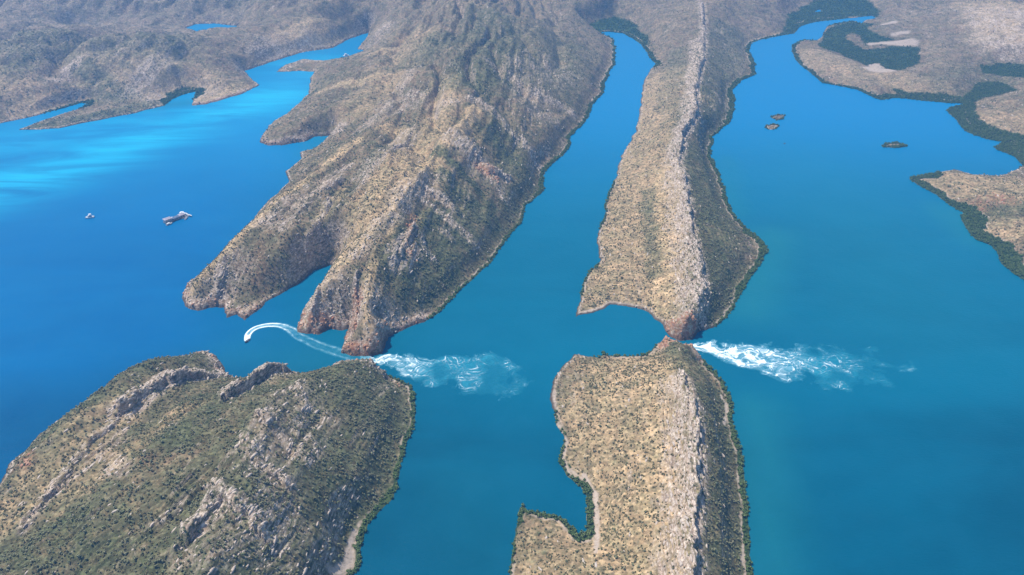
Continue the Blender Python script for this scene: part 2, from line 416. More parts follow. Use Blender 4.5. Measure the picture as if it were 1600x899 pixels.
# ------------------------------------------------------------------ where grass, green scrub, bare rock and red rock lie
PN = fbm(X, Y, 34, 4, 55)
def patch(pts, width, soft=None):
    d, _ = poly_field(line(pts), width * 2.2 + 10)
    return 1 - ss(width * 0.45, width * 1.5, d + PN * (4 + width * 0.4))
grass = 0
for pts, w, v in [
    ([(470, 505, 10), (500, 455, 34), (545, 395, 54), (600, 325, 70), (655, 262, 80), (690, 225, 84), (740, 160, 90)], 11, 1.0),
    ([(300, 445, 20), (345, 398, 34), (395, 352, 42), (448, 300, 50), (500, 250, 58), (560, 205, 66)], 9, 1.0),
    ([(400, 470, 24), (440, 405, 40), (490, 345, 50), (540, 290, 58)], 6, 0.9), ([(575, 500, 34), (570, 460, 42), (586, 408, 54), (618, 342, 68)], 6, 0.9),
    ([(500, 130, 36), (560, 125, 46), (620, 110, 56)], 16, 0.7), ([(600, 190, 66), (640, 200, 72), (600, 240, 60)], 14, 0.6), ([(640, 60, 50), (600, 90, 40)], 30, 0.5),
    ([(150, 100, 56), (200, 80, 66), (240, 75, 68)], 40, 0.6), ([(0, 110, 50), (40, 150, 30)], 40, 0.5), ([(330, 140, 16), (375, 135, 12)], 30, 0.6), ([(450, 45, 50), (500, 40, 44)], 50, 0.6),
    ([(1040, 500, 20), (1050, 450, 30), (1048, 400, 32), (1042, 350, 34), (1040, 300, 36), (1046, 250, 40)], 22, 1.0),
    ([(1000, 590, 10), (985, 640, 14), (985, 720, 16), (990, 800, 18), (985, 880, 18)], 60, 0.72),
    ([(1030, 570, 26), (1035, 640, 34), (1035, 720, 34), (1035, 800, 34), (1030, 890, 34)], 22, 1.0),
    ([(960, 440, 8), (975, 380, 10), (985, 320, 10), (1000, 240, 14), (1020, 180, 20), (1040, 110, 30)], 52, 0.6),
    ([(860, 840, 6), (850, 890, 6)], 26, 0.5),
    ([(540, 380, 50), (580, 320, 60), (640, 240, 72), (680, 180, 80), (700, 120, 84)], 26, 0.7), ([(320, 420, 28), (380, 360, 38), (440, 300, 46), (500, 260, 52)], 14, 0.6),
    ([(560, 160, 48), (600, 130, 52), (660, 60, 70)], 40, 0.45), ([(180, 640, 38), (120, 700, 42), (60, 760, 40), (0, 820, 40)], 26, 0.55),
    ([(300, 640, 44), (230, 690, 50), (160, 740, 48), (80, 800, 46)], 14, 0.5), ([(1480, 282, 10), (1560, 295, 12), (1640, 310, 14)], 60, 0.55), ([(1540, 353, 6), (1610, 360, 8)], 30, 0.55),
    ([(260, 120, 50), (280, 90, 62)], 60, 0.6), ([(180, 90, 60), (120, 80, 60)], 50, 0.3), ([(1560, 15, 30), (1600, 50, 40)], 90, 0.8), ([(1430, 130, 12), (1400, 122, 12)], 60, 0.4),
    ([(1265, 80, 8), (1330, 118, 8)], 40, 0.4), ([(1520, 180, 10), (1580, 190, 10)], 60, 0.35), ([(1190, 64, 10), (1230, 50, 10)], 30, 0.5)]:
    grass = np.maximum(grass, patch(pts, w) * v)
green = 0
for pts, w, v in [
    ([(655, 350, 58), (690, 330, 52), (730, 330, 38), (780, 345, 20)], 10, 1.0), ([(680, 235, 74), (720, 260, 64), (770, 300, 44)], 8, 1.0), ([(760, 190, 74), (800, 230, 56), (830, 260, 34)], 12, 0.9),
    ([(620, 440, 40), (600, 400, 54), (640, 345, 64)], 12, 0.8), ([(740, 380, 22), (790, 330, 22), (840, 270, 22)], 16, 0.6), ([(520, 330, 46), (560, 280, 56), (600, 225, 64)], 10, 0.6),
    ([(430, 420, 34), (480, 380, 38), (510, 350, 40)], 12, 0.5), ([(130, 100, 50), (160, 120, 40), (190, 140, 20)], 26, 0.8), ([(40, 90, 60), (20, 110, 50)], 30, 0.7), ([(270, 110, 50), (285, 135, 30)], 16, 0.7),
    ([(640, 100, 60), (700, 60, 80), (760, 60, 95)], 40, 0.7), ([(480, 130, 30), (540, 110, 40)], 16, 0.5),
    ([(1110, 480, 24), (1120, 430, 26), (1120, 380, 24), (1110, 330, 22), (1095, 280, 30), (1088, 230, 34)], 34, 0.8), ([(1100, 200, 30), (1110, 150, 20), (1125, 100, 16), (1135, 50, 20)], 50, 0.7),
    ([(1105, 600, 24), (1115, 640, 24), (1120, 700, 20), (1125, 780, 20), (1125, 890, 20)], 28, 0.9), ([(1060, 535, 28), (1080, 560, 30), (1090, 590, 30)], 22, 0.7),
    ([(690, 290, 50), (730, 320, 34), (760, 340, 20)], 16, 1.0), ([(650, 420, 36), (690, 400, 26), (700, 360, 26)], 34, 0.9), ([(740, 120, 88), (780, 60, 98), (760, 20, 100)], 60, 0.8),
    ([(560, 600, 26), (610, 640, 14), (600, 700, 14), (560, 760, 12)], 34, 0.8), ([(480, 860, 20), (420, 880, 34), (300, 880, 60)], 40, 0.5), ([(400, 590, 34), (340, 640, 48), (280, 690, 54)], 12, 0.8),
    ([(240, 570, 32), (180, 600, 36), (120, 650, 40)], 12, 0.5), ([(380, 770, 56), (350, 800, 58), (330, 830, 60)], 14, 0.9), ([(1025, 420, 22), (1015, 340, 22), (1012, 290, 24)], 9, 0.7),
    ([(50, 199, 3), (120, 186, 8), (200, 168, 9), (250, 158, 6)], 26, 0.9), ([(0, 55, 80), (150, 52, 78), (230, 56, 78)], 90, 0.8), ([(60, 60, 70), (50, 90, 50)], 30, 0.6), ([(820, 80, 70), (850, 120, 50), (880, 60, 50)], 70, 0.6), ([(790, 200, 60), (800, 240, 50)], 30, 0.6),
    ([(1060, 60, 50), (1050, 150, 40)], 26, 0.5), ([(40, 660, 38), (80, 665, 44)], 14, 0.7), ([(60, 850, 52), (120, 860, 56)], 30, 0.7), ([(450, 588, 46), (540, 575, 30)], 12, 0.6),
    ([(1480, 130, 8), (1560, 115, 10), (1600, 112, 10)], 60, 0.5), ([(1540, 330, 4), (1600, 335, 4)], 30, 0.8)]:
    green = np.maximum(green, patch(pts, w) * v)
rock = 0
for pts, w, v in [
    ([(700, 205, 80), (745, 240, 62), (790, 290, 40)], 8, 0.9), ([(650, 300, 64), (700, 330, 50), (740, 365, 30)], 7, 0.9), ([(740, 150, 88), (800, 190, 66), (850, 230, 36)], 12, 0.8),
    ([(770, 90, 94), (830, 130, 66), (890, 160, 30)], 14, 0.7), ([(560, 300, 56), (610, 240, 68), (650, 200, 76)], 8, 0.8), ([(440, 360, 44), (500, 290, 54), (540, 245, 62)], 7, 0.8),
    ([(580, 180, 58), (620, 140, 62), (650, 100, 66)], 12, 0.7), ([(470, 440, 30), (430, 470, 24), (400, 490, 14)], 10, 0.5), ([(200, 120, 40), (230, 90, 56), (250, 80, 62)], 20, 0.7), ([(80, 110, 50), (120, 85, 62)], 14, 0.8),
    ([(1062, 505, 28), (1074, 470, 38), (1078, 430, 40), (1070, 380, 42), (1060, 330, 44), (1058, 290, 46), (1052, 250, 50), (1056, 215, 54), (1078, 170, 56), (1078, 133, 60), (1088, 88, 64), (1092, 35, 68)], 12, 1.0),
    ([(1055, 590, 36), (1068, 640, 42), (1068, 700, 44), (1066, 780, 44), (1060, 890, 44)], 15, 1.0),
    ([(470, 610, 44), (430, 690, 58), (400, 720, 60), (430, 740, 52)], 20, 0.4), ([(370, 830, 58), (330, 860, 62), (430, 830, 40)], 20, 0.45), ([(470, 600, 46), (500, 660, 36), (480, 720, 40)], 12, 0.45),
    ([(560, 400, 50), (600, 350, 60), (640, 300, 66), (680, 270, 70)], 14, 0.6), ([(640, 380, 50), (625, 400, 48)], 12, 0.9), ([(520, 470, 24), (560, 470, 34), (590, 480, 30)], 26, 0.5),
    ([(500, 450, 30), (490, 500, 14)], 18, 0.6), ([(310, 470, 18), (340, 430, 32), (370, 400, 38)], 16, 0.7), ([(420, 350, 44), (480, 310, 48), (520, 280, 52)], 18, 0.5),
    ([(270, 600, 32), (220, 640, 34), (200, 655, 34)], 8, 0.9), ([(200, 680, 36), (100, 770, 38), (40, 830, 38)], 5, 0.8), ([(760, 255, 56), (720, 230, 68)], 24, 0.7),
    ([(640, 200, 70), (600, 240, 60), (560, 280, 54)], 12, 0.6), ([(700, 160, 84), (640, 150, 66), (560, 190, 56)], 18, 0.5), ([(430, 40, 70), (480, 50, 50), (500, 65, 30)], 60, 0.7),
    ([(400, 100, 20), (430, 70, 44)], 40, 0.6), ([(600, 40, 40), (580, 70, 20)], 30, 0.6), ([(1550, 20, 36), (1590, 60, 40), (1600, 20, 44)], 70, 0.8), ([(250, 110, 50), (300, 100, 56)], 40, 0.5),
    ([(840, 170, 44), (820, 120, 60), (870, 100, 50)], 40, 0.4), ([(380, 600, 36), (430, 585, 26)], 14, 0.7), ([(585, 570, 16), (590, 580, 8)], 12, 0.9), ([(600, 530, 16), (590, 545, 14)], 12, 0.7),
    ([(480, 215, 14), (520, 195, 28)], 20, 0.8), ([(180, 720, 46), (195, 750, 48)], 7, 0.6)]:
    rock = np.maximum(rock, patch(pts, w) * v)
red = 0
for pts, w, v in [([(532, 552, 4), (571, 556, 4), (597, 553, 4)], 9, 1.0), ([(466, 519, 4), (480, 505, 14), (505, 490, 22), (520, 495, 20)], 10, 0.9), ([(1046, 505, 16), (1060, 510, 24), (1078, 515, 20), (1082, 500, 24)], 16, 0.75),
                  ([(609, 528, 8), (640, 510, 8)], 9, 0.6), ([(44, 712, 38), (50, 725, 36)], 6, 0.5), ([(750, 250, 60), (770, 258, 54)], 10, 0.7), ([(556, 460, 34), (550, 500, 24)], 5, 0.6),
                  ([(390, 495, 4), (378, 495, 4)], 6, 0.6), ([(1510, 320, 4), (1570, 320, 6)], 16, 0.4), ([(645, 340, 50), (640, 390, 50)], 6, 0.4)]:
    red = np.maximum(red, patch(pts, w) * v)
# ------------------------------------------------------------------ heights
DL = DS - MW                                        # distance inland of the mangrove belt
B = broad(X, Y).astype(np.float32)
B = B * (1 - 0.92 * MFH)
# strike of the beds: they run up the picture, swinging to the right on the left-hand hills
strike = np.where(X < 60, 0.30, 0.03)
strike = 0.03 + 0.36 * (1 - ss(-260, 130, X))
cs, sn = np.cos(strike), np.sin(strike)
XA = X * cs - Y * sn + fbm(X, Y, 160, 2, 5) * 26    # across the beds
YA = X * sn + Y * cs                                # along the beds
amp = np.clip(B, 0, 70) / 70
inl = ss(2, 40, DL)
gul = ridged(XA, YA * 0.7, 190, 4, 11, 0.36)
gul2 = fbm(X, Y, 340, 3, 21)
N = (0.22 - gul) * (27 + 34 * ss(1000, 1600, Y) * (1 - ss(-760, -560, X))) * amp ** 0.8 * inl * (0.45 + 0.55 * ss(600, 1400, Y)) + gul2 * 9 * amp * inl
farw = ss(1000, 1700, Y)
ribs = fbm(XA, YA / 5.0, 34, 3, 181, 0.5)
spine = ridged(XA, YA / 5.0, 88, 2, 191, 0.3)
headl = (1 - ss(60, 160, X)) * ss(-5, 5, LAND['main']) * (1 - 0.75 * ss(1000, 1500, Y))
N += (spine - 0.42) * 8 * amp ** 0.7 * inl * headl
N += ribs * 7.5 * amp ** 0.6 * inl * (0.4 + 0.6 * (1 - ss(-120, 80, X)))
N += (0.30 - ridged(X, Y, 84, 4, 171, 0.42)) * 18 * amp ** 0.7 * inl * farw * (1 - 0.6 * ss(-760, -560, X))
N += (fbm(X, Y, 48, 4, 31, 0.42)) * 2.0 * inl * (0.3 + amp)
# ledges: saw-tooth beds that step down to the right
bedw = 13.0
bed = XA / bedw + fbm(XA, YA / 3.2, 45, 3, 61) * 0.9
saw = bed - np.floor(bed)
ledge_on = np.maximum(ss(0.05, 0.45, fbm(XA, YA / 2.4, 55, 3, 65) + 0.08), np.clip(rock * 1.1, 0, 1))
N += (saw ** 1.7 * ss(1.0, 0.86, saw) - 0.3) * 2.2 * ledge_on * inl * np.clip(amp * 1.5, 0, 1)
bed2 = XA / 4.6 + fbm(XA, YA / 3, 16, 2, 71) * 0.8
saw2 = bed2 - np.floor(bed2)
N += (saw2 ** 1.6 - 0.4) * 1.5 * ledge_on * inl * (Y < 1500)

# scarps: (points with height, rise, width on the high side, side of the high ground)
SCARPS = [
    ([(1076, 508, 20), (1089, 490, 28), (1099, 465, 30), (1101, 434, 31), (1093, 388, 33), (1079, 356, 33), (1076, 318, 34), (1071, 280, 36), (1063, 245, 38), (1066, 212, 39),
      (1090, 170, 41), (1087, 133, 43), (1100, 88, 44), (1102, 35, 48), (1096, 0, 51)], 8.0, 16, 1),
    ([(1070, 590, 30), (1078, 620, 31), (1086, 650, 31), (1091, 680, 33), (1091, 740, 33), (1090, 800, 33), (1087, 850, 34), (1084, 920, 34)][::-1], 7.0, 15, 1),
    ([(1063, 618, 28), (1066, 660, 29), (1064, 720, 29)][::-1], 3.0, 8, 1),
    ([(346, 572, 26), (335, 576, 28), (318, 583, 29), (290, 592, 30), (262, 606, 30), (238, 624, 31), (210, 646, 32), (196, 656, 32)], 10.0, 12, -1),
    ([(196, 656, 32), (165, 690, 34), (140, 720, 34), (110, 760, 34), (80, 795, 34), (50, 825, 34)], 3.5, 6, -1),
    ([(450, 588, 20), (440, 584, 24), (424, 588, 26), (410, 600, 28), (395, 606, 32), (378, 612, 36), (362, 622, 40)], 12.0, 12, -1),
    ([(606, 505, 26), (607, 520, 22), (604, 534, 16), (600, 548, 8)][::-1], 19.0, 16, 1),
    ([(588, 562, 16), (592, 572, 12), (591, 582, 6)][::-1], 9.0, 12, 1),
    ([(402, 470, 24), (394, 482, 16), (385, 494, 8)][::-1], 7.0, 7, 1),
    ([(648, 358, 52), (638, 374, 52), (628, 394, 50), (618, 410, 50)][::-1], 8.0, 10, 1),
    ([(664, 372, 44), (668, 384, 42), (676, 392, 38)], 5.0, 8, -1),
    ([(690, 362, 36), (705, 370, 32)], 4.0, 7, -1),
    ([(745, 245, 58), (765, 258, 54), (790, 262, 46)], 9.0, 12, 1),
    ([(668, 290, 66), (690, 300, 60), (700, 306, 58)], 7.0, 11, 1),
    ([(500, 455, 30), (496, 480, 22), (488, 500, 12)][::-1], 6.0, 8, 1),
    ([(562, 440, 40), (556, 470, 34), (552, 500, 24)][::-1], 6.0, 6, 1),
    ([(350, 400, 38), (335, 430, 34), (322, 455, 26)][::-1], 5.0, 7, 1),
    ([(520, 320, 46), (500, 345, 44), (480, 370, 40)][::-1], 5.0, 7, 1),
    ([(508, 300, 50), (530, 285, 52)], 5.0, 7, -1),
    ([(340, 790, 64), (322, 812, 62), (308, 838, 60)][::-1], 9.0, 12, 1),
    ([(405, 660, 60), (440, 690, 54), (470, 720, 46)], 4.0, 9, 1),
    ([(380, 700, 62), (410, 735, 58), (440, 760, 50)], 5.0, 9, 1),
    ([(330, 770, 64), (370, 800, 60), (400, 830, 54)], 5.0, 10, 1),
    ([(470, 600, 44), (480, 640, 44), (470, 680, 46)], 3.0, 7, -1),
]
SC = np.zeros(X.shape, dtype=np.float32)
rock_edge = np.zeros(X.shape, dtype=np.float32)
jag = fbm(X, Y, 9, 3, 91)
jag2 = fbm(X, Y, 22, 3, 92)
for pts, rise, wid, side in SCARPS:
    w = line(pts)
    d, s = poly_field(w, 60)
    sd = np.where(d < 59.5, d * s * side + jag * 3.0 + jag2 * 5.0, -60.0)
    ends = 1 - ss(12, 40, np.where(d < 60, d, 60))
    brk = 0.45 + 0.55 * ss(-0.35, 0.15, fbm(X, Y, 30, 2, 93))
    hgt = rise * brk * ss(-1.6, 0.4, sd) * (1 - ss(wid * 0.25, wid * 1.5, sd))
    SC = np.maximum(SC, hgt)
    rock_edge = np.maximum(rock_edge, (1 - ss(2, wid * 0.9, np.abs(sd - 2))) * np.clip(rise / 7, 0.4, 1))
# tall shore bluffs either side of both gaps
BLUFFS = [([(597, 553), (571, 556), (532, 552)], 9), ([(609, 528), (604, 540), (597, 553)], 9), ([(532, 552), (545, 514)], 4), ([(516, 513), (498, 522), (466, 519), (470, 493)], 6),
          ([(1083, 531), (1062, 534), (1044, 526)], 12), ([(1041, 531), (1050, 540), (1066, 545), (1082, 548)], 8),
          ([(545, 572), (570, 571), (592, 572), (594, 583)], 10), ([(399, 490), (382, 500), (371, 491), (354, 497)], 5), ([(329, 481), (310, 486), (291, 479), (286, 467), (291, 446)], 5),
          ([(340, 556), (346, 568), (350, 584)], 8), ([(417, 579), (434, 577), (448, 588), (452, 600)], 6), ([(477, 221), (440, 228), (417, 228), (405, 222)], 5),
          ([(378, 147), (322, 163), (300, 165)], 3), ([(660, 504), (630, 517), (609, 528)], 5)]
BL = np.full(X.shape, 1.3, dtype=np.float32); BLm = np.zeros(X.shape, dtype=np.float32)
for pts, h in BLUFFS:
    d, _ = poly_field(line(pts), 40)
    k = 1 - ss(6, 34, d)
    BL = np.maximum(BL, h * k); BLm = np.maximum(BLm, k)
BL = BL * (1 - ss(0.3, 1.5, MW))
rough = np.where(BLm > 0, jag * 2.5 * BLm, 0)
Z = B * ss(-3, 26, DL) ** 0.8 + N + SC * ss(0, 8, DL) + BL * ss(0.0, 1.0 + BL * 0.4, DL + rough) * (0.75 + 0.5 * jag2)
Z = np.where(DL > 0, np.maximum(Z, 0.35 + 0.02 * np.clip(DL, 0, 30)), 0.30 + 0.15 * jag)
Z = np.where(DS < 0.8, np.minimum(Z, 0.36) * ss(0, 0.8, DS), Z)
Z = np.where(DS < 0, DS * 0.55, Z).astype(np.float32)
Z = np.maximum(Z, -3.0)

# ------------------------------------------------------------------ ground cover masks
gy = np.gradient(Z, axis=0) / np.gradient(Y, axis=0)
gx = np.gradient(Z, axis=1) / np.gradient(X, axis=1)
slope = np.hypot(gx, gy)
stripe = ss(0.02, 0.34, fbm(XA, YA / 7.0, 7.5, 3, 151)) * ss(0.0, 0.5, fbm(XA, YA / 2, 110, 2, 152) + 0.22)
rockm = np.clip(rock * (0.62 + 0.6 * ss(-0.1, 0.3, fbm(XA, YA / 8.0, 9, 3, 155))) * (0.6 + 0.6 * ss(-0.3, 0.2, fbm(X, Y, 40, 3, 156))) + stripe * ledge_on * 0.55 * (DL > 3) * (1 - 0.5 * grass) + 0.30 * farw * (B > 4) * (0.55 + 0.45 * (1 - ss(-760, -560, X))) + rock_edge * 0.9 + ss(1.3, 2.2, slope) * 0.7 * (DL > 0) + BLm * (1 - ss(4, 14, DL)) * 0.9, 0, 1)
redm = np.clip(red * 1.0 + BLm * 0.35 * (1 - ss(3, 10, DL)), 0, 1)
beach = ss(-0.4, 0.3, DL) * (1 - ss(1.0, 2.4, DL + jag * 1.6)) * (1 - BLm) * ss(-0.35, 0.05, fbm(X, Y, 46, 3, 44)) * ss(0.3, 1.5, MW) * 0.8
for pts, w, v in [([(912, 742, 1), (930, 770, 1), (933, 820, 1), (930, 880, 1)], 1.6, 1.0), ([(548, 850, 2), (556, 830, 2)], 2.2, 1.0), ([(520, 899, 2), (545, 882, 2), (548, 860, 2)], 3.0, 1.0),
                  ([(1128, 610, 8), (1136, 625, 7), (1137, 640, 6), (1131, 658, 6)], 1.3, 1.0), ([(1090, 518, 3), (1105, 514, 3)], 2, 0.8), ([(905, 490, 1), (940, 481, 1), (955, 473, 1), (985, 478, 1), (1010, 486, 1), (1028, 502, 1)], 2.0, 0.8),
                  ([(866, 610, 1), (865, 645, 1), (876, 672, 1), (886, 690, 1), (879, 715, 1), (892, 740, 1), (912, 748, 1)], 1.5, 0.85), ([(516, 512, 2), (545, 513, 2)], 2, 0.7), ([(329, 480, 1), (349, 480, 1)], 1.6, 0.6)]:
    d, _ = poly_field(line(pts), 12)
    beach = np.maximum(beach, v * (1 - ss(w * 0.6, w * 1.6, d + jag * 1.4)) * (DS > 0.5))
mang = np.clip(np.where((DS > 0) & (DL < 0.0), 1.0, 0.0) + MF, 0, 1) * (DS > 0) * (1 - beach)
SALTm = SALT * (DS > 0)
beach = np.clip(beach + SALTm * 0.9, 0, 1)
mang = mang * (1 - SALTm)
grass = np.clip(grass, 0, 1); green = np.clip(green + 0.72 * ss(-5, 5, LAND['west']) * ss(-0.55, 0.25, PN) * (1 - 0.6 * grass) + 0.12 * (fbm(X, Y, 90, 3, 157) > 0) + 0.7 * ss(1980, 2250, Y) * (1 - ss(-400, -100, X)), 0, 1)

# ------------------------------------------------------------------ node helpers
class NT:
    def __init__(self, mat):
        self.t = mat.node_tree; self.n = self.t.nodes; self.l = self.t.links
        for q in list(self.n):
            self.n.remove(q)
    def put(self, node, key, v):
        if v is None: return
        s = node.inputs[key]
        if hasattr(v, 'is_output') or isinstance(v, bpy.types.NodeSocket):
            self.l.new(v, s)
        else:
            s.default_value = v
    def new(self, kind, **kw):
        nd = self.n.new(kind)
        for k, v in kw.items(): setattr(nd, k, v)
        return nd
    def math(self, op, a, b=None, c=None, clamp=False):
        nd = self.new('ShaderNodeMath', operation=op, use_clamp=clamp)
        self.put(nd, 0, a); self.put(nd, 1, b)
        if c is not None: self.put(nd, 2, c)
        return nd.outputs[0]
    def mix(self, f, a, b, mode='MIX'):
        nd = self.new('ShaderNodeMix', data_type='RGBA', blend_type=mode)
        self.put(nd, 0, f)
        for key, v in ((6, a), (7, b)):
            if isinstance(v, tuple): v = (*v[:3], 1)
            self.put(nd, key, v)
        return nd.outputs[2]
    def noise(self, vec, scale, detail=4, rough=0.55, dist=0.0, out=0):
        nd = self.new('ShaderNodeTexNoise')
        self.put(nd, 'Vector', vec); nd.inputs['Scale'].default_value = scale; nd.inputs['Detail'].default_value = detail
        nd.inputs['Roughness'].default_value = rough; nd.inputs['Distortion'].default_value = dist
        return nd.outputs[out]
    def voronoi(self, vec, scale, feature='F1', out=0, rnd=1.0):
        nd = self.new('ShaderNodeTexVoronoi', feature=feature)
        self.put(nd, 'Vector', vec); nd.inputs['Scale'].default_value = scale; nd.inputs['Randomness'].default_value = rnd
        return nd.outputs[out]
    def ramp(self, v, a, b, lo=0.0, hi=1.0):
        nd = self.new('ShaderNodeMapRange', interpolation_type='SMOOTHSTEP')
        self.put(nd, 0, v); nd.inputs[1].default_value = a; nd.inputs[2].default_value = b; nd.inputs[3].default_value = lo; nd.inputs[4].default_value = hi
        return nd.outputs[0]
    def mapping(self, vec, scale=(1, 1, 1), rot=(0, 0, 0)):
        nd = self.new('ShaderNodeMapping')
        self.put(nd, 0, vec); nd.inputs['Scale'].default_value = scale; nd.inputs['Rotation'].default_value = rot
        return nd.outputs[0]
def material(name):
    m = bpy.data.materials.new(name); m.use_nodes = True
    return m, NT(m)

# terrain material
def terrain_material():
    m, t = material('sandstone_hill')
    geo = t.new('ShaderNodeNewGeometry'); P = geo.outputs['Position']
    a1 = t.new('ShaderNodeAttribute', attribute_name='cover_a'); a2 = t.new('ShaderNodeAttribute', attribute_name='cover_b')
    s1 = t.new('ShaderNodeSeparateColor'); s2 = t.new('ShaderNodeSeparateColor')
    t.l.new(a1.outputs['Color'], s1.inputs[0]); t.l.new(a2.outputs['Color'], s2.inputs[0])
    rock, red, grass = s1.outputs; green, beach, mang = s2.outputs
    wet = a1.outputs['Alpha']
    big = t.noise(P, 0.012, 4, 0.6)
    mid = t.noise(P, 0.055, 5, 0.62)
    fine = t.noise(P, 0.35, 4, 0.65)
    speck = t.voronoi(P, 0.30, 'F1', 0)
    speck2 = t.voronoi(P, 0.16, 'F1', 0)
    # dry soil with scrub litter
    base = t.mix(t.ramp(big, 0.36, 0.64), (0.165, 0.110, 0.064), (0.245, 0.172, 0.098))
    base = t.mix(t.ramp(mid, 0.40, 0.64), base, (0.120, 0.105, 0.055))
    base = t.mix(t.math('MULTIPLY', t.ramp(fine, 0.5, 0.7), 0.5), base, (0.29, 0.215, 0.135))
    # dry spinifex grass
    gr = t.mix(t.ramp(mid, 0.35, 0.65), (0.47, 0.315, 0.165), (0.33, 0.245, 0.125))
    gr = t.mix(t.math('MULTIPLY', t.ramp(fine, 0.42, 0.62), 0.5), gr, (0.60, 0.42, 0.25))
    base = t.mix(t.math('MULTIPLY', grass, t.ramp(t.noise(P, 0.09, 4, 0.7), 0.22, 0.50, 0.35, 1.15), clamp=True), base, gr)
    # greener cover
    gn = t.mix(t.ramp(fine, 0.4, 0.62), (0.045, 0.062, 0.028), (0.095, 0.108, 0.046))
    gf = t.math('MULTIPLY', green, t.ramp(t.noise(P, 0.07, 5, 0.7), 0.30, 0.56, 0.25, 1.1), clamp=True)
    base = t.mix(t.math('MULTIPLY', gf, 0.85), base, gn)
    # every tussock and patch of litter has its own tone
    def cells(scale, lo, hi):
        v = t.new('ShaderNodeTexVoronoi'); t.put(v, 'Vector', t.mix(0.12, P, t.noise(P, 0.8, 2, 0.6, 0.0, 1))); v.inputs['Scale'].default_value = scale
        sc_ = t.new('ShaderNodeSeparateColor'); t.l.new(v.outputs['Color'], sc_.inputs[0])
        return t.ramp(sc_.outputs[0], 0.0, 1.0, lo, hi), t.ramp(sc_.outputs[1], 0.66, 0.95, 0.0, 0.42)
    k1, g1 = cells(0.55, 0.72, 1.30)
    k2, g2 = cells(0.24, 0.80, 1.20)
    base = t.mix(g1, base, (0.150, 0.150, 0.085)); base = t.mix(t.math('MULTIPLY', g2, 0.8), base, (0.130, 0.125, 0.070))
    kk = t.math('MULTIPLY', k1, k2); cb = t.new('ShaderNodeCombineColor')
    for q in range(3): t.l.new(kk, cb.inputs[q])
    base = t.mix(1.0, base, cb.outputs[0], 'MULTIPLY')
    # patches of scrub, seen as a mottle
    clump = t.math('MULTIPLY', t.ramp(speck2, 0.42, 0.15), t.ramp(t.noise(P, 0.02, 3, 0.6), 0.38, 0.62, 0.35, 1.0))
    base = t.mix(t.math('MULTIPLY', clump, 0.62), base, (0.080, 0.085, 0.042))
    # bare sandstone showing along the beds
    ps = t.mapping(P, (0.30, 0.085, 0.45), (0, 0, -0.12))
    streak = t.noise(ps, 1.0, 5, 0.72)
    blocks = t.voronoi(t.mapping(P, (0.34, 0.13, 0.5), (0, 0, -0.12)), 1.0, 'DISTANCE_TO_EDGE', 0)
    rk = t.mix(t.ramp(fine, 0.36, 0.66), (0.37, 0.268, 0.190), (0.76, 0.63, 0.50))
    rk = t.mix(t.math('MULTIPLY', t.ramp(mid, 0.50, 0.66), 0.6), rk, (0.215, 0.150, 0.110))
    rk = t.mix(t.ramp(blocks, 0.0, 0.10, 0.55, 0.0), rk, (0.10, 0.08, 0.06))
    sparse = t.ramp(streak, 0.58, 0.70, 0.0, 0.38)
    rf = t.math('ADD', t.math('MULTIPLY', rock, t.ramp(streak, 0.38, 0.56), clamp=True), sparse, clamp=True)
    base = t.mix(rf, base, rk)
    rd = t.mix(t.ramp(fine, 0.35, 0.65), (0.30, 0.115, 0.055), (0.46, 0.235, 0.125))
    red = t.math('MULTIPLY', red, 0.75)
    base = t.mix(t.math('MULTIPLY', red, t.ramp(t.noise(P, 0.16, 4, 0.7), 0.36, 0.55), clamp=True), base, rd)
    # mangrove mud and foliage floor, tide-line sand, wet rock at the water
    mg = t.mix(t.ramp(t.noise(P, 0.05, 4, 0.6), 0.4, 0.62), (0.025, 0.050, 0.024), (0.060, 0.088, 0.030))
    base = t.mix(mang, base, mg)
    base = t.mix(t.math('MULTIPLY', beach, t.ramp(fine, 0.2, 0.5), clamp=True), base, t.mix(fine, (0.34, 0.26, 0.19), (0.56, 0.46, 0.37)))
    base = t.mix(t.math('MULTIPLY', wet, 0.8), base, (0.045, 0.036, 0.030))
    b = t.new('ShaderNodeBsdfPrincipled')
    t.put(b, 'Base Color', base); b.inputs['Roughness'].default_value = 0.95
    b.inputs['Specular IOR Level'].default_value = 0.15
    hgt = t.math('ADD', t.math('MULTIPLY', fine, 1.6), t.math('MULTIPLY', t.ramp(speck, 0.7, 0.1), 0.7))
    hgt = t.math('ADD', hgt, t.math('MULTIPLY', t.math('MULTIPLY', rf, t.ramp(blocks, 0.0, 0.16)), 1.4))
    bm = t.new('ShaderNodeBump'); bm.inputs['Strength'].default_value = 0.6; bm.inputs['Distance'].default_value = 0.35
    t.put(bm, 'Height', hgt); t.l.new(bm.outputs[0], b.inputs['Normal'])
    o = t.new('ShaderNodeOutputMaterial'); t.l.new(b.outputs[0], o.inputs[0])
    return m
M_LAND = terrain_material()

rockm = np.clip(np.maximum(rockm, 0.75 * ss(1.0, 1.8, DS) * (1 - ss(3.0, 5.5, DS + jag * 2)) * (MW < 0.5) * (DS > 0)), 0, 1)
wetm = (DS > -1) * (1 - ss(0.9, 2.4, DS + jag * 1.2)) * (1 - 0.9 * ss(0.3, 1.0, MW)) * (Y < 2600)

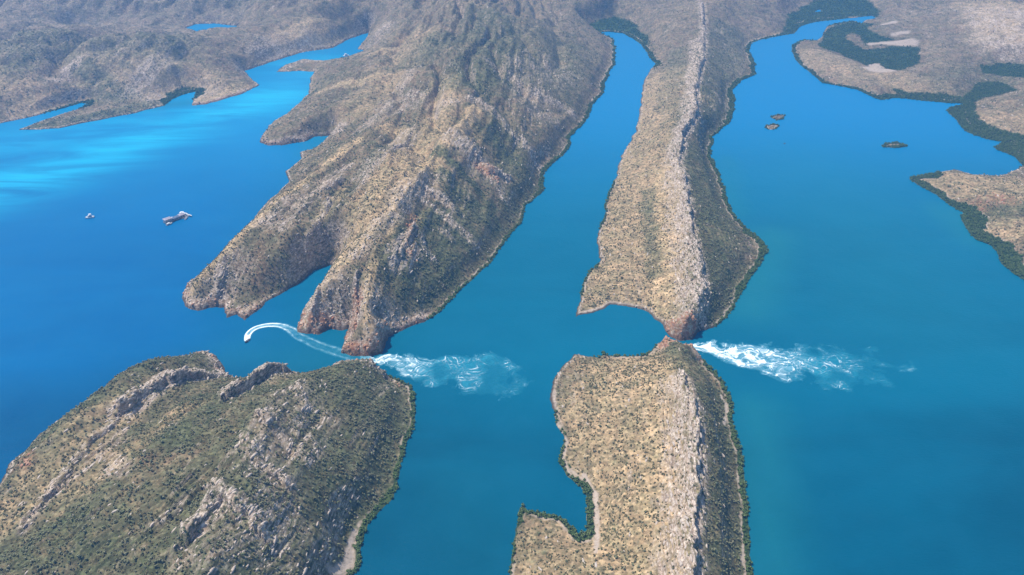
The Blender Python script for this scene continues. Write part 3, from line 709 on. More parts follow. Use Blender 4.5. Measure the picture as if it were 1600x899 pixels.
def grid_mesh(name, mask, faces_mask):
    """mesh of the quads in faces_mask out of the terrain sheet"""
    fi, fj = np.nonzero(faces_mask)
    idx = np.full(X.shape, -1, dtype=np.int64)
    used = np.zeros(X.shape, dtype=bool)
    for a, b in ((0, 0), (0, 1), (1, 0), (1, 1)):
        used[fi + a, fj + b] = True
    idx[used] = np.arange(used.sum())
    co = np.stack([X[used], Y[used], Z[used]], 1).astype(np.float32)
    quads = np.stack([idx[fi, fj], idx[fi, fj + 1], idx[fi + 1, fj + 1], idx[fi + 1, fj]], 1).astype(np.int32)
    me = bpy.data.meshes.new(name)
    me.vertices.add(len(co)); me.vertices.foreach_set('co', co.ravel())
    me.loops.add(quads.size); me.loops.foreach_set('vertex_index', quads.ravel())
    me.polygons.add(len(quads)); me.polygons.foreach_set('loop_start', np.arange(0, quads.size, 4, dtype=np.int32))
    me.update(calc_edges=True)
    me.polygons.foreach_set('use_smooth', np.ones(len(quads), dtype=bool))
    for nm, chans in (('cover_a', (rockm, redm, grass, wetm)), ('cover_b', (green, beach, mang, mang))):
        at_ = me.attributes.new(nm, 'FLOAT_COLOR', 'POINT')
        c = np.stack([np.asarray(q, dtype=np.float32)[used] for q in chans], 1)
        at_.data.foreach_set('color', c.ravel())
    me.materials.append(M_LAND)
    return me
def tag(o, label=None, cat=None, group=None, kind=None):
    if label: o['label'] = label
    if cat: o['category'] = cat
    if group: o['group'] = group
    if kind: o['kind'] = kind
    return o
def land_object(name, dfield, region, label):
    on = dfield > -4.0
    f = on[:-1, :-1] | on[1:, :-1] | on[:-1, 1:] | on[1:, 1:]
    if region is not None:
        f &= region[:-1, :-1]
    o = bpy.data.objects.new(name, grid_mesh(name, on, f))
    C.objects.link(o)
    return tag(o, label=label, kind='structure')
# the mainland is one body of land; its hills are kept apart along valleys and channel heads
rx, ry = at(985, 50)
bx, by = at(1212, 40)
ax, ay = at(580, 84)
lx, ly = at(559, 77)
east = (X > bx + (Y - by) * 0.25) & (Y > 300)
ridge_side = (X > rx + (Y - ry) * 0.1) & ~east
# everything right of the eastern water belongs to the plain
plain = east | (X > at(1215, 150)[0] + 0.0) & (X > 0.37 * Y)
mid_side = ~ridge_side & ~plain
far_left = mid_side & ((X < ax + (Y - ay) * -0.10) & (Y > ly - 120) | (X < -0.36 * Y) & (Y > 1050))
head = mid_side & ~far_left
ridge_side &= ~plain
land_object('headland_hills', LAND['main'], head, 'rugged brown headland of folded sandstone hills between the open bay and the middle channel')
land_object('ridge_hill', LAND['main'], ridge_side, 'long narrow ridge with a pale rocky crest running away between the two channels')
land_object('distant_hills', LAND['main'], far_left, 'hazy far hills cut by gullies behind the bay')
land_object('mangrove_plain', LAND['main'], plain, 'low scrubby plain with mangrove flats beyond the eastern water')
land_object('south_ridge_hill', LAND['south'], None, 'near part of the narrow ridge, south of the right gap, tan slope and white crest')
land_object('island_hill', LAND['west'], None, 'large scrubby island hill in the near corner with pale rock bands')
land_object('mangrove_islet', LAND['islet0'], None, 'small wooded islet farther out of the close pair')
land_object('mangrove_islet', LAND['islet1'], None, 'small wooded islet nearer of the close pair with bare reddish top')
land_object('mangrove_islet', LAND['islet2'], None, 'flat dark green islet lying alone on the eastern water')
land_object('rock_islet', LAND['islet3'], None, 'tiny bare rock breaking the eastern water')

# ------------------------------------------------------------------ water
def water_object():
    n = 460
    s = np.linspace(-1, 1, n)
    xs = np.sinh(s * 3.6) / np.sinh(3.6) * 26000
    t = np.linspace(-0.42, 1, n)
    ys = 700 + np.sinh(t * 3.9) / np.sinh(3.9) * 27000
    xx, yy = np.meshgrid(xs, ys)
    nv = n * n
    co = np.stack([xx.ravel(), yy.ravel(), np.zeros(nv)], 1).astype(np.float32)
    i, j = np.meshgrid(np.arange(n - 1), np.arange(n - 1), indexing='ij')
    a = (i * n + j).ravel()
    q = np.stack([a, a + 1, a + n + 1, a + n], 1).astype(np.int32)
    me = bpy.data.meshes.new('water')
    me.vertices.add(nv); me.vertices.foreach_set('co', co.ravel())
    me.loops.add(q.size); me.loops.foreach_set('vertex_index', q.ravel())
    me.polygons.add(len(q)); me.polygons.foreach_set('loop_start', np.arange(0, q.size, 4, dtype=np.int32))
    me.update(calc_edges=True)
    def st(pts, w):
        P = line(pts); D = np.full(xx.shape, 1e9)
        for a_, b_ in zip(P[:-1], P[1:]):
            dx, dy = b_[0] - a_[0], b_[1] - a_[1]
            tt = np.clip(((xx - a_[0]) * dx + (yy - a_[1]) * dy) / (dx * dx + dy * dy + 1e-9), 0, 1)
            D = np.minimum(D, np.hypot(xx - a_[0] - tt * dx, yy - a_[1] - tt * dy))
        return np.exp(-(D / w) ** 2)
    silt = np.maximum.reduce([st([(-200, 350), (0, 290), (120, 255), (230, 215), (340, 180), (430, 150)], 75) * 1.0, st([(-100, 240), (60, 220), (200, 195), (330, 170)], 90) * 0.45,
                              st([(440, 105), (500, 95), (480, 118)], 60) * 0.4])
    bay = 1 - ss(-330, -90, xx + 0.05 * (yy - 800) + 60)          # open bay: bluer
    bay = np.maximum(bay * ss(420, 760, yy + 0 * xx) , 0) if False else bay
    shoal = np.maximum.reduce([st([(1190, 430), (1170, 480), (1210, 370)], 34) * 0.8, st([(1180, 640), (1195, 760), (1200, 900)], 26) * 0.7, st([(1150, 330), (1135, 250)], 22) * 0.5,
                               st([(1530, 372), (1480, 330)], 32) * 0.7, st([(1400, 480), (1300, 300), (1250, 260)], 110) * 0.25, st([(760, 860), (720, 760)], 40) * 0.15,
                               st([(500, 215), (490, 240)], 26) * 0.5, st([(300, 160), (110, 180)], 24) * 0.6, st([(350, 560), (400, 560), (500, 570)], 30) * 0.25])
    at_ = me.attributes.new('water_tone', 'FLOAT_COLOR', 'POINT')
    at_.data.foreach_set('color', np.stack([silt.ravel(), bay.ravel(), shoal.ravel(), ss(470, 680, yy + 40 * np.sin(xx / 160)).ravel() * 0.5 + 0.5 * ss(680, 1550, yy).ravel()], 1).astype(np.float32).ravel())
    m, t_ = material('sea_water')
    geo = t_.new('ShaderNodeNewGeometry'); P = geo.outputs['Position']
    at1 = t_.new('ShaderNodeAttribute', attribute_name='water_tone')
    sp = t_.new('ShaderNodeSeparateColor'); t_.l.new(at1.outputs['Color'], sp.inputs[0])
    silt_, bay_, shoal_ = sp.outputs
    n1 = t_.noise(t_.mapping(P, (0.0028, 0.0065, 1), (0, 0, 0.5)), 1.0, 4, 0.55, 0.6)
    n2 = t_.noise(P, 0.02, 3, 0.5)
    wide_ = at1.outputs['Alpha']                                   # rises with distance: sky reflection and haze brightening painted into the water colour
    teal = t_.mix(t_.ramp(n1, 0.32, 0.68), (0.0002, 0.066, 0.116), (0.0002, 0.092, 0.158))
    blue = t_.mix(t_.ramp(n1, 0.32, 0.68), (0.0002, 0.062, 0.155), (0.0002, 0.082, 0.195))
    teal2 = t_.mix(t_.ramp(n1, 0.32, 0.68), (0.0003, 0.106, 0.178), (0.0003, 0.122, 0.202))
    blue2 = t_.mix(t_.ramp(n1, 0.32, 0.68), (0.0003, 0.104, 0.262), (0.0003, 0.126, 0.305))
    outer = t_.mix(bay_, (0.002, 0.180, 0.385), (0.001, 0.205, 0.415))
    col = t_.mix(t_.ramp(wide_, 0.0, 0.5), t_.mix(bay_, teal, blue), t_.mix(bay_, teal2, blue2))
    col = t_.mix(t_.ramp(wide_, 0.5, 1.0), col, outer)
    col = t_.mix(t_.math('MULTIPLY', silt_, t_.ramp(t_.noise(t_.mapping(P, (0.0035, 0.016, 1), (0, 0, -0.42)), 1.0, 5, 0.6, 1.2), 0.30, 0.66, 0.10, 0.95)), col, (0.010, 0.42, 0.62))
    col = t_.mix(t_.math('MULTIPLY', shoal_, 0.7), col, (0.012, 0.165, 0.200))
    col = t_.mix(t_.ramp(n2, 0.3, 0.7, 0.0, 0.06), col, (0.02, 0.20, 0.32))
    b = t_.new('ShaderNodeBsdfPrincipled')
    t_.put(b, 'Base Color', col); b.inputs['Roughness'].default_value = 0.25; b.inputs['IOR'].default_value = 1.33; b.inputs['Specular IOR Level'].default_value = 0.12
    wv = t_.math('ADD', t_.noise(t_.mapping(P, (0.22, 0.5, 1), (0, 0, 0.15)), 1.0, 5, 0.65), t_.math('MULTIPLY', t_.noise(P, 0.05, 3, 0.6), 1.5))
    bm = t_.new('ShaderNodeBump'); bm.inputs['Strength'].default_value = 0.5; bm.inputs['Distance'].default_value = 0.7
    t_.put(bm, 'Height', wv); t_.l.new(bm.outputs[0], b.inputs['Normal'])
    o = t_.new('ShaderNodeOutputMaterial'); t_.l.new(b.outputs[0], o.inputs[0])
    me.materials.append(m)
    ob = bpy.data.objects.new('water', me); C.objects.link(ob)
    return tag(ob, label='calm turquoise and blue sea water filling the bay and channels', kind='structure')
water_object()

# ------------------------------------------------------------------ sampling the terrain
def grid_at(x, y):
    i = np.clip(np.searchsorted(YR, y) - 1, 0, len(YR) - 2)
    fi = np.clip((y - YR[i]) / (YR[i + 1] - YR[i]), 0, 1)
    h = halfw(y)
    u = np.clip((x / h + 1) * 0.5 * (NU - 1), 0, NU - 1.001)
    j = u.astype(np.int64); fj = u - j
    return i, j, fi, fj
def sample(F, x, y):
    i, j, fi, fj = grid_at(x, y)
    return (F[i, j] * (1 - fi) * (1 - fj) + F[i + 1, j] * fi * (1 - fj) + F[i, j + 1] * (1 - fi) * fj + F[i + 1, j + 1] * fi * fj)
def sight(x, y, z):
    """where a world point shows: used only to rank which plants show largest"""
    yy = y * CP - (z - CAM_H) * SP
    return 800 + FPX * x / yy, 449.5 - FPX * (y * SP + (z - CAM_H) * CP) / yy, yy

# ------------------------------------------------------------------ plants and blocks
def leaf_material(name, dark, light, tint):
    m, t = material(name)
    oi = t.new('ShaderNodeObjectInfo'); geo = t.new('ShaderNodeNewGeometry')
    tc = t.new('ShaderNodeTexCoord')
    n = t.noise(tc.outputs['Object'], 2.2, 3, 0.6)
    c = t.mix(t.ramp(n, 0.3, 0.7), dark, light)
    c = t.mix(t.math('MULTIPLY', oi.outputs['Random'], 0.75), c, tint)
    b = t.new('ShaderNodeBsdfPrincipled'); t.put(b, 'Base Color', c); b.inputs['Roughness'].default_value = 0.8
    b.inputs['Specular IOR Level'].default_value = 0.2
    o = t.new('ShaderNodeOutputMaterial'); t.l.new(b.outputs[0], o.inputs[0])
    return m
M_LEAF = leaf_material('eucalypt_leaf', (0.165, 0.190, 0.098), (0.280, 0.300, 0.155), (0.320, 0.290, 0.185))
M_MANG = leaf_material('mangrove_leaf', (0.075, 0.135, 0.045), (0.140, 0.205, 0.065), (0.175, 0.215, 0.085))
M_SPIN = leaf_material('spinifex_blade', (0.14, 0.125, 0.058), (0.26, 0.215, 0.110), (0.115, 0.115, 0.055))
def plain(name, col, rough=0.7, metal=0.0, spec=0.4):
    m, t = material(name)
    tc = t.new('ShaderNodeTexCoord')
    n = t.noise(tc.outputs['Object'], 3.0, 4, 0.6)
    c = t.mix(t.ramp(n, 0.3, 0.7, 0.0, 0.35), col, tuple(k * 0.72 for k in col))
    b = t.new('ShaderNodeBsdfPrincipled'); t.put(b, 'Base Color', c); b.inputs['Roughness'].default_value = rough
    b.inputs['Metallic'].default_value = metal; b.inputs['Specular IOR Level'].default_value = spec
    o = t.new('ShaderNodeOutputMaterial'); t.l.new(b.outputs[0], o.inputs[0])
    return m
M_BARK = plain('pale_bark', (0.30, 0.26, 0.21))
def rock_material(name, a, b_, c_):
    m, t = material(name)
    oi = t.new('ShaderNodeObjectInfo'); tc = t.new('ShaderNodeTexCoord')
    n = t.noise(tc.outputs['Object'], 1.6, 5, 0.65)
    c = t.mix(t.ramp(n, 0.34, 0.66), a, b_)
    c = t.mix(t.math('MULTIPLY', oi.outputs['Random'], 0.7), c, c_)
    b = t.new('ShaderNodeBsdfPrincipled'); t.put(b, 'Base Color', c); b.inputs['Roughness'].default_value = 0.9
    b.inputs['Specular IOR Level'].default_value = 0.2
    o = t.new('ShaderNodeOutputMaterial'); t.l.new(b.outputs[0], o.inputs[0])
    return m
M_ROCK = rock_material('pale_sandstone', (0.62, 0.54, 0.45), (0.40, 0.32, 0.25), (0.48, 0.38, 0.30))
M_RED = rock_material('red_sandstone', (0.42, 0.21, 0.12), (0.30, 0.13, 0.07), (0.46, 0.30, 0.20))

def crown_mesh(name, seed, leaves, rx_, rz_, zc, leaf, mat, trunk):
    r_ = random.Random(seed); bm = bmesh.new()
    if trunk:
        prev = None
        segs = [(0, 0, -0.4, 0.16), (0.10, 0.03, zc * 0.5, 0.11), (0.05, -0.08, zc, 0.07)]
        rings = [[bm.verts.new((sx + rr * math.cos(a), sy + rr * math.sin(a), sz)) for a in (0, 1.57, 3.14, 4.71)] for sx, sy, sz, rr in segs]
        for ra, rb in zip(rings[:-1], rings[1:]):
            for k in range(4):
                f = bm.faces.new((ra[k], ra[(k + 1) % 4], rb[(k + 1) % 4], rb[k])); f.material_index = 1
        for a in (0.6, 2.7, 4.6):                                    # limbs
            x1, y1, z1 = rx_ * 0.6 * math.cos(a), rx_ * 0.6 * math.sin(a), zc + rz_ * 0.35
            b0 = bm.verts.new((0.1, 0, zc * 0.55)); b1 = bm.verts.new((0.16, 0.08, zc * 0.50)); b2 = bm.verts.new((x1, y1, z1))
            f = bm.faces.new((b0, b1, b2)); f.material_index = 1
    lobes = [(r_.uniform(-.45, .45) * rx_, r_.uniform(-.45, .45) * rx_, zc + r_.uniform(-.3, .35) * rz_, r_.uniform(.45, .75)) for _ in range(5)]
    for k in range(leaves):
        lx_, ly_, lz_, lr = lobes[k % 5]
        v = Vector((r_.gauss(0, 1), r_.gauss(0, 1), r_.gauss(0.25, 1))).normalized()
        p = Vector((lx_ + v.x * rx_ * lr, ly_ + v.y * rx_ * lr, max(0.1, lz_ + v.z * rz_ * lr)))
        nrm = (v + Vector((r_.gauss(0, .5), r_.gauss(0, .5), r_.gauss(0.2, .5)))).normalized()
        q = nrm.to_track_quat('Z', 'Y'); s = leaf * r_.uniform(0.7, 1.3); a0 = r_.uniform(0, 6.28)
        vs = [bm.verts.new(p + q @ Vector((s * math.cos(a0 + a) * r_.uniform(.7, 1.1), s * math.sin(a0 + a) * r_.uniform(.7, 1.1), r_.uniform(-.15, .15) * s))) for a in (0, 1.5, 3.1, 4.6)]
        bm.faces.new(vs)
    me = bpy.data.meshes.new(name); bm.to_mesh(me); bm.free()
    me.materials.append(mat); me.materials.append(M_BARK)
    return me
def block_mesh(name, seed, sx, sy, sz, mat):
    """angular slab with broken corners and a stepped top"""
    r_ = random.Random(seed); bm = bmesh.new()
    pts = []
    for zz, k in ((-0.6, 1.05), (0.45, 1.0), (1.0, 0.72)):
        n = 7
        for i in range(n):
            a = 2 * math.pi * (i + r_.uniform(-.28, .28)) / n
            ca, sa = math.cos(a), math.sin(a)
            q = 1 / max(abs(ca), abs(sa)) ** 0.7
            pts.append(bm.verts.new((ca * q * sx * k * r_.uniform(.8, 1.05), sa * q * sy * k * r_.uniform(.8, 1.05), sz * (zz + r_.uniform(-.14, .14)))))
    bmesh.ops.convex_hull(bm, input=pts)
    loose = [v for v in bm.verts if not v.link_faces]
    bmesh.ops.delete(bm, geom=loose, context='VERTS')
    me = bpy.data.meshes.new(name); bm.to_mesh(me); bm.free(); me.materials.append(mat)
    return me
TREES = [crown_mesh('scrub_tree', 10 + k, 46, 1.45, 1.1, 1.9, 0.62, M_LEAF, True) for k in range(3)]
MANGS = [crown_mesh('mangrove_tree', 30 + k, 54, 1.7, 1.25, 1.6, 0.70, M_MANG, True) for k in range(2)]
TUFTS = [crown_mesh('spinifex_tuft', 50 + k, 22, 0.75, 0.45, 0.35, 0.42, M_SPIN, False) for k in range(2)]
BLOCKS = [block_mesh('sandstone_block', 70 + k, 0.75, 1.4 + 0.8 * k, 0.6, M_ROCK) for k in range(3)]
REDS = [block_mesh('red_sandstone_block', 80 + k, 1.0, 1.3, 0.9, M_RED) for k in range(2)]

def candidates(n, y0, y1):
    x = np.empty(0); y = np.empty(0)
    yy = rng.uniform(y0, y1, n * 2)
    keep = rng.uniform(0, 1, n * 2) < halfw(yy) / halfw(y1)
    yy = yy[keep][:n]
    xx = rng.uniform(-1, 1, len(yy)) * halfw(yy)
    area = (y1 - y0) * (halfw(y0) + halfw(y1))
    return xx, yy, len(yy) / area
def pick(density, n, y0, y1):
    x, y, per = candidates(n, y0, y1)
    d = sample(density, x, y) / per
    k = rng.uniform(0, 1, len(x)) < d
    return x[k], y[k]
clus = ss(-0.25, 0.35, fbm(X, Y, 24, 4, 120))
clus2 = ss(-0.2, 0.3, fbm(X, Y, 60, 3, 130)) ** 1.5
onland = (DL > 1.5) & (beach < 0.4)
eastside = np.clip(ss(-0.1, 0.5, -gx * 1.0) , 0, 1)
fall = 1 - 0.60 * ss(900, 1700, Y)
fall = fall * (1 - ss(2600, 3300, Y))
D_TREE = onland * (0.018 + 0.060 * clus * clus2 + 0.16 * green * clus + 0.03 * eastside) * (1 - 0.75 * grass) * (1 - 0.75 * rockm) * fall
D_TREE += onland * grass * 0.009 * clus * clus2 * fall
D_MANG = (mang > 0.4) * 0.24 * (1 - 0.8 * ss(1100, 1900, Y)) * (1 - ss(2300, 2900, Y))
D_TUFT = onland * (0.060 + 0.09 * grass * clus + 0.04 * clus2) * (1 - 0.6 * rockm) * (1 - ss(700, 1100, Y))
D_ROCK = onland * (0.0020 + 0.085 * np.clip(rockm * 1.2 - 0.1, 0, 1) * (0.35 + 0.65 * clus2) + 0.04 * rock_edge) * (1 - redm * 0.8) * (1 - ss(1100, 1700, Y))
D_RED = onland * (0.07 * redm) * (1 - ss(1100, 1500, Y))
def scatter_set(density, n, y0, y1, protos, name, smin, smax, sink, stretch=None):
    x, y = pick(density, n, y0, y1)
    z = sample(Z, x, y)
    s = (smin + (smax - smin) * rng.beta(1.6, 3.2, len(x)))
    rz = rng.uniform(0, 6.28, len(x)) if stretch is None else sample(strike, x, y) * -1 + rng.normal(0, 0.22, len(x))
    which = rng.integers(0, len(protos), len(x))
    return dict(x=x, y=y, z=z - sink * s, s=s, rz=rz, w=which, protos=protos, name=name)
SETS = {
    'tree': scatter_set(D_TREE, 1500000, 320, 3300, TREES, 'scrub_tree', 0.25, 0.92, 0.1),
    'mangrove': scatter_set(D_MANG, 2200000, 320, 2900, MANGS, 'mangrove_tree', 0.35, 1.15, 0.15),
    'tuft': scatter_set(D_TUFT, 400000, 320, 1100, TUFTS, 'spinifex_tuft', 0.5, 1.6, 0.1),
    'rock': scatter_set(D_ROCK, 700000, 320, 1700, BLOCKS, 'sandstone_block', 0.30, 1.7, 0.2, 1),
    'red': scatter_set(D_RED, 300000, 320, 1500, REDS, 'red_sandstone_block', 0.5, 2.2, 0.15, 1),
}
def where(x, y, z):
    """which hill or shore a point stands on, in words"""
    px, py, _ = sight(x, y, z)
    ds = float(sample(DS, np.array([x]), np.array([y]))[0])
    lift = 'waterside' if ds < 9 else ('low' if z < 16 else ('mid-slope' if z < 36 else 'high'))
    if LAND_AT['south'](x, y):
        if x > at(1088, 700, 50)[0]: p = 'green east side of the near ridge'
        elif x > at(1015, 700, 30)[0]: p = 'rocky crest band of the near ridge'
        elif py > 780 and px < 908: p = 'small point beside the near cove'
        else: p = 'tan west slope of the near ridge'
        if 'point' not in p: p += ', gap end' if py < 640 else (', cove end' if py > 770 else ', middle part')
    elif LAND_AT['west'](x, y):
        if px > 520: p = 'channel side of the near island'
        elif px > 330: p = 'broad top of the near island' if py < 760 else 'front slope of the near island'
        elif px > 160: p = 'middle valley of the near island' if py < 760 else 'front corner of the near island'
        else: p = 'bay side of the near island'
        if 'channel' in p: p += ', gap end' if py < 680 else ', cove end'
    elif px < 530: p = 'western finger of the headland'
    elif px < 620 and py > 440: p = 'rocky knob above the left gap'
    elif px < 880: p = 'headland slope over the middle channel'
    elif px < 1070: p = 'tan slope beyond the right gap'
    elif px < 1235: p = 'dark scrubby slope beyond the right gap'
    else: p = 'low land across the eastern water'
    return p, lift
LAND_AT = {k: (lambda x, y, k=k: float(sample(LAND[k], np.array([x]), np.array([y]))[0]) > 0) for k in ('south', 'west')}
WORDS = {'tree': ('dark green tree', 'tree', 'scrub trees scattered over the hills'), 'mangrove': ('bright mangrove tree', 'mangrove', 'mangrove trees fringing the shores'),
         'rock': ('pale angular rock', 'rock', 'pale sandstone blocks on the hills'), 'red': ('rust red rock', 'rock', 'red sandstone blocks near the gaps'),
         'tuft': ('spinifex tuft', 'grass tuft', 'spinifex tufts on the slopes')}
STUFF = {'tree': ('scrub', 'open scrub of small dark trees spread over the hills'), 'mangrove': ('mangrove_thicket', 'dense mangrove thicket along the shores and flats'),
         'rock': ('sandstone_rubble', 'broken pale sandstone blocks strewn on the ridges'), 'red': ('red_sandstone_rubble', 'rust red broken rock on the bluffs by the gaps'),
         'tuft': ('spinifex_grass', 'tufts of dry spinifex grass on the slopes')}
def instancer(name, proto, x, y, z, s, rz, mat_hint=None):
    me = bpy.data.meshes.new(name)
    me.vertices.add(len(x)); me.vertices.foreach_set('co', np.stack([x, y, z], 1).astype(np.float32).ravel())
    a = me.attributes.new('size', 'FLOAT', 'POINT'); a.data.foreach_set('value', s.astype(np.float32))
    a = me.attributes.new('turn', 'FLOAT_VECTOR', 'POINT')
    a.data.foreach_set('vector', np.stack([rng.normal(0, .08, len(x)), rng.normal(0, .08, len(x)), rz], 1).astype(np.float32).ravel())
    ob = bpy.data.objects.new(name, me); C.objects.link(ob)
    g = bpy.data.node_groups.new(name + '_nodes', 'GeometryNodeTree')
    g.interface.new_socket('Geometry', in_out='INPUT', socket_type='NodeSocketGeometry')
    g.interface.new_socket('Geometry', in_out='OUTPUT', socket_type='NodeSocketGeometry')
    gi = g.nodes.new('NodeGroupInput'); go = g.nodes.new('NodeGroupOutput')
    ip = g.nodes.new('GeometryNodeInstanceOnPoints'); oi = g.nodes.new('GeometryNodeObjectInfo')
    oi.inputs['Object'].default_value = proto; oi.transform_space = 'ORIGINAL'
    n1 = g.nodes.new('GeometryNodeInputNamedAttribute'); n1.data_type = 'FLOAT'; n1.inputs['Name'].default_value = 'size'
    n2 = g.nodes.new('GeometryNodeInputNamedAttribute'); n2.data_type = 'FLOAT_VECTOR'; n2.inputs['Name'].default_value = 'turn'
    er = g.nodes.new('FunctionNodeEulerToRotation')
    l = g.links
    l.new(gi.outputs[0], ip.inputs['Points']); l.new(oi.outputs['Geometry'], ip.inputs['Instance'])
    l.new(n2.outputs['Attribute'], er.inputs[0]); l.new(er.outputs[0], ip.inputs['Rotation'])
    l.new(n1.outputs['Attribute'], ip.inputs['Scale']); l.new(ip.outputs[0], go.inputs[0])
    md = ob.modifiers.new('scatter', 'NODES'); md.node_group = g
    return ob
for key, S in SETS.items():
    n = len(S['x'])
    print(key, n)
    px, py, dep = sight(S['x'], S['y'], S['z'])
    big = S['s'] / dep
    score = np.where((px > 4) & (px < 1596) & (py > 4) & (py < 895), big, 0) * (1 + 0.8 * (rng.uniform(0, 1, n) < 0.5))
    order = np.argsort(-score)
    own = order[:296]; rest = np.ones(n, bool); rest[own] = False
    word, cat, grp = WORDS[key]
    first = {}
    cut0, cut1 = np.quantile(S['s'][own], (0.3, 0.7))
    for q in own:
        w = int(S['w'][q])
        ob = bpy.data.objects.new(S['name'], S['protos'][w])
        ob.location = (S['x'][q], S['y'][q], S['z'][q]); ob.rotation_euler = (0, 0, S['rz'][q]); s = S['s'][q]; ob.scale = (s, s, s)
        C.objects.link(ob)
        size = 'large' if s > cut1 else ('small' if s < cut0 else 'mid-sized')
        place, lift = where(S['x'][q], S['y'][q], S['z'][q])
        tag(ob, size + ' ' + lift + ' ' + word + ' on the ' + place, cat, grp)
        first.setdefault(w, ob)
    for w in range(len(S['protos'])):
        m = rest & (S['w'] == w)
        if w in first and m.any():
            nm, lb = STUFF[key]
            tag(instancer(nm, first[w], S['x'][m], S['y'][m], S['z'][m], S['s'][m], S['rz'][m]), lb, None, None, 'stuff')

# ------------------------------------------------------------------ white water
def foam_material():
    m, t = material('foam_and_aerated_water')
    a = t.new('ShaderNodeAttribute', attribute_name='foam'); s = t.new('ShaderNodeSeparateColor'); t.l.new(a.outputs['Color'], s.inputs[0])
    white, air, _ = s.outputs
    col = t.mix(white, (0.04, 0.50, 0.66), (0.86, 0.94, 0.96))
    d = t.new('ShaderNodeBsdfPrincipled'); t.put(d, 'Base Color', col); d.inputs['Roughness'].default_value = 0.6
    tr = t.new('ShaderNodeBsdfTransparent'); mx = t.new('ShaderNodeMixShader')
    al = t.math('MAXIMUM', white, air, clamp=True)
    t.l.new(al, mx.inputs[0]); t.l.new(tr.outputs[0], mx.inputs[1]); t.l.new(d.outputs[0], mx.inputs[2])
    o = t.new('ShaderNodeOutputMaterial'); t.l.new(mx.outputs[0], o.inputs[0])
    return m
M_FOAM = foam_material()
def sheet(name, x, y, z, white, air, keep, label):
    """quads of a (rows, cols) sheet whose foam shows"""
    nr, nc = x.shape
    f = keep[:-1, :-1] | keep[1:, :-1] | keep[:-1, 1:] | keep[1:, 1:]
    fi, fj = np.nonzero(f)
    used = np.zeros(x.shape, bool)
    for a, b in ((0, 0), (0, 1), (1, 0), (1, 1)): used[fi + a, fj + b] = True
    idx = np.full(x.shape, -1, np.int64); idx[used] = np.arange(used.sum())
    q = np.stack([idx[fi, fj], idx[fi, fj + 1], idx[fi + 1, fj + 1], idx[fi + 1, fj]], 1).astype(np.int32)
    me = bpy.data.meshes.new(name)
    co = np.stack([x[used], y[used], z[used]], 1).astype(np.float32)
    me.vertices.add(len(co)); me.vertices.foreach_set('co', co.ravel())
    me.loops.add(q.size); me.loops.foreach_set('vertex_index', q.ravel())
    me.polygons.add(len(q)); me.polygons.foreach_set('loop_start', np.arange(0, q.size, 4, dtype=np.int32)); me.update(calc_edges=True)
    me.polygons.foreach_set('use_smooth', np.ones(len(q), dtype=bool))
    at_ = me.attributes.new('foam', 'FLOAT_COLOR', 'POINT')
    at_.data.foreach_set('color', np.stack([white[used], air[used], air[used] * 0, air[used] * 0 + 1], 1).astype(np.float32).ravel())
    me.materials.append(M_FOAM)
    ob = bpy.data.objects.new(name, me); C.objects.link(ob)
    return tag(ob, label, None, None, 'stuff')
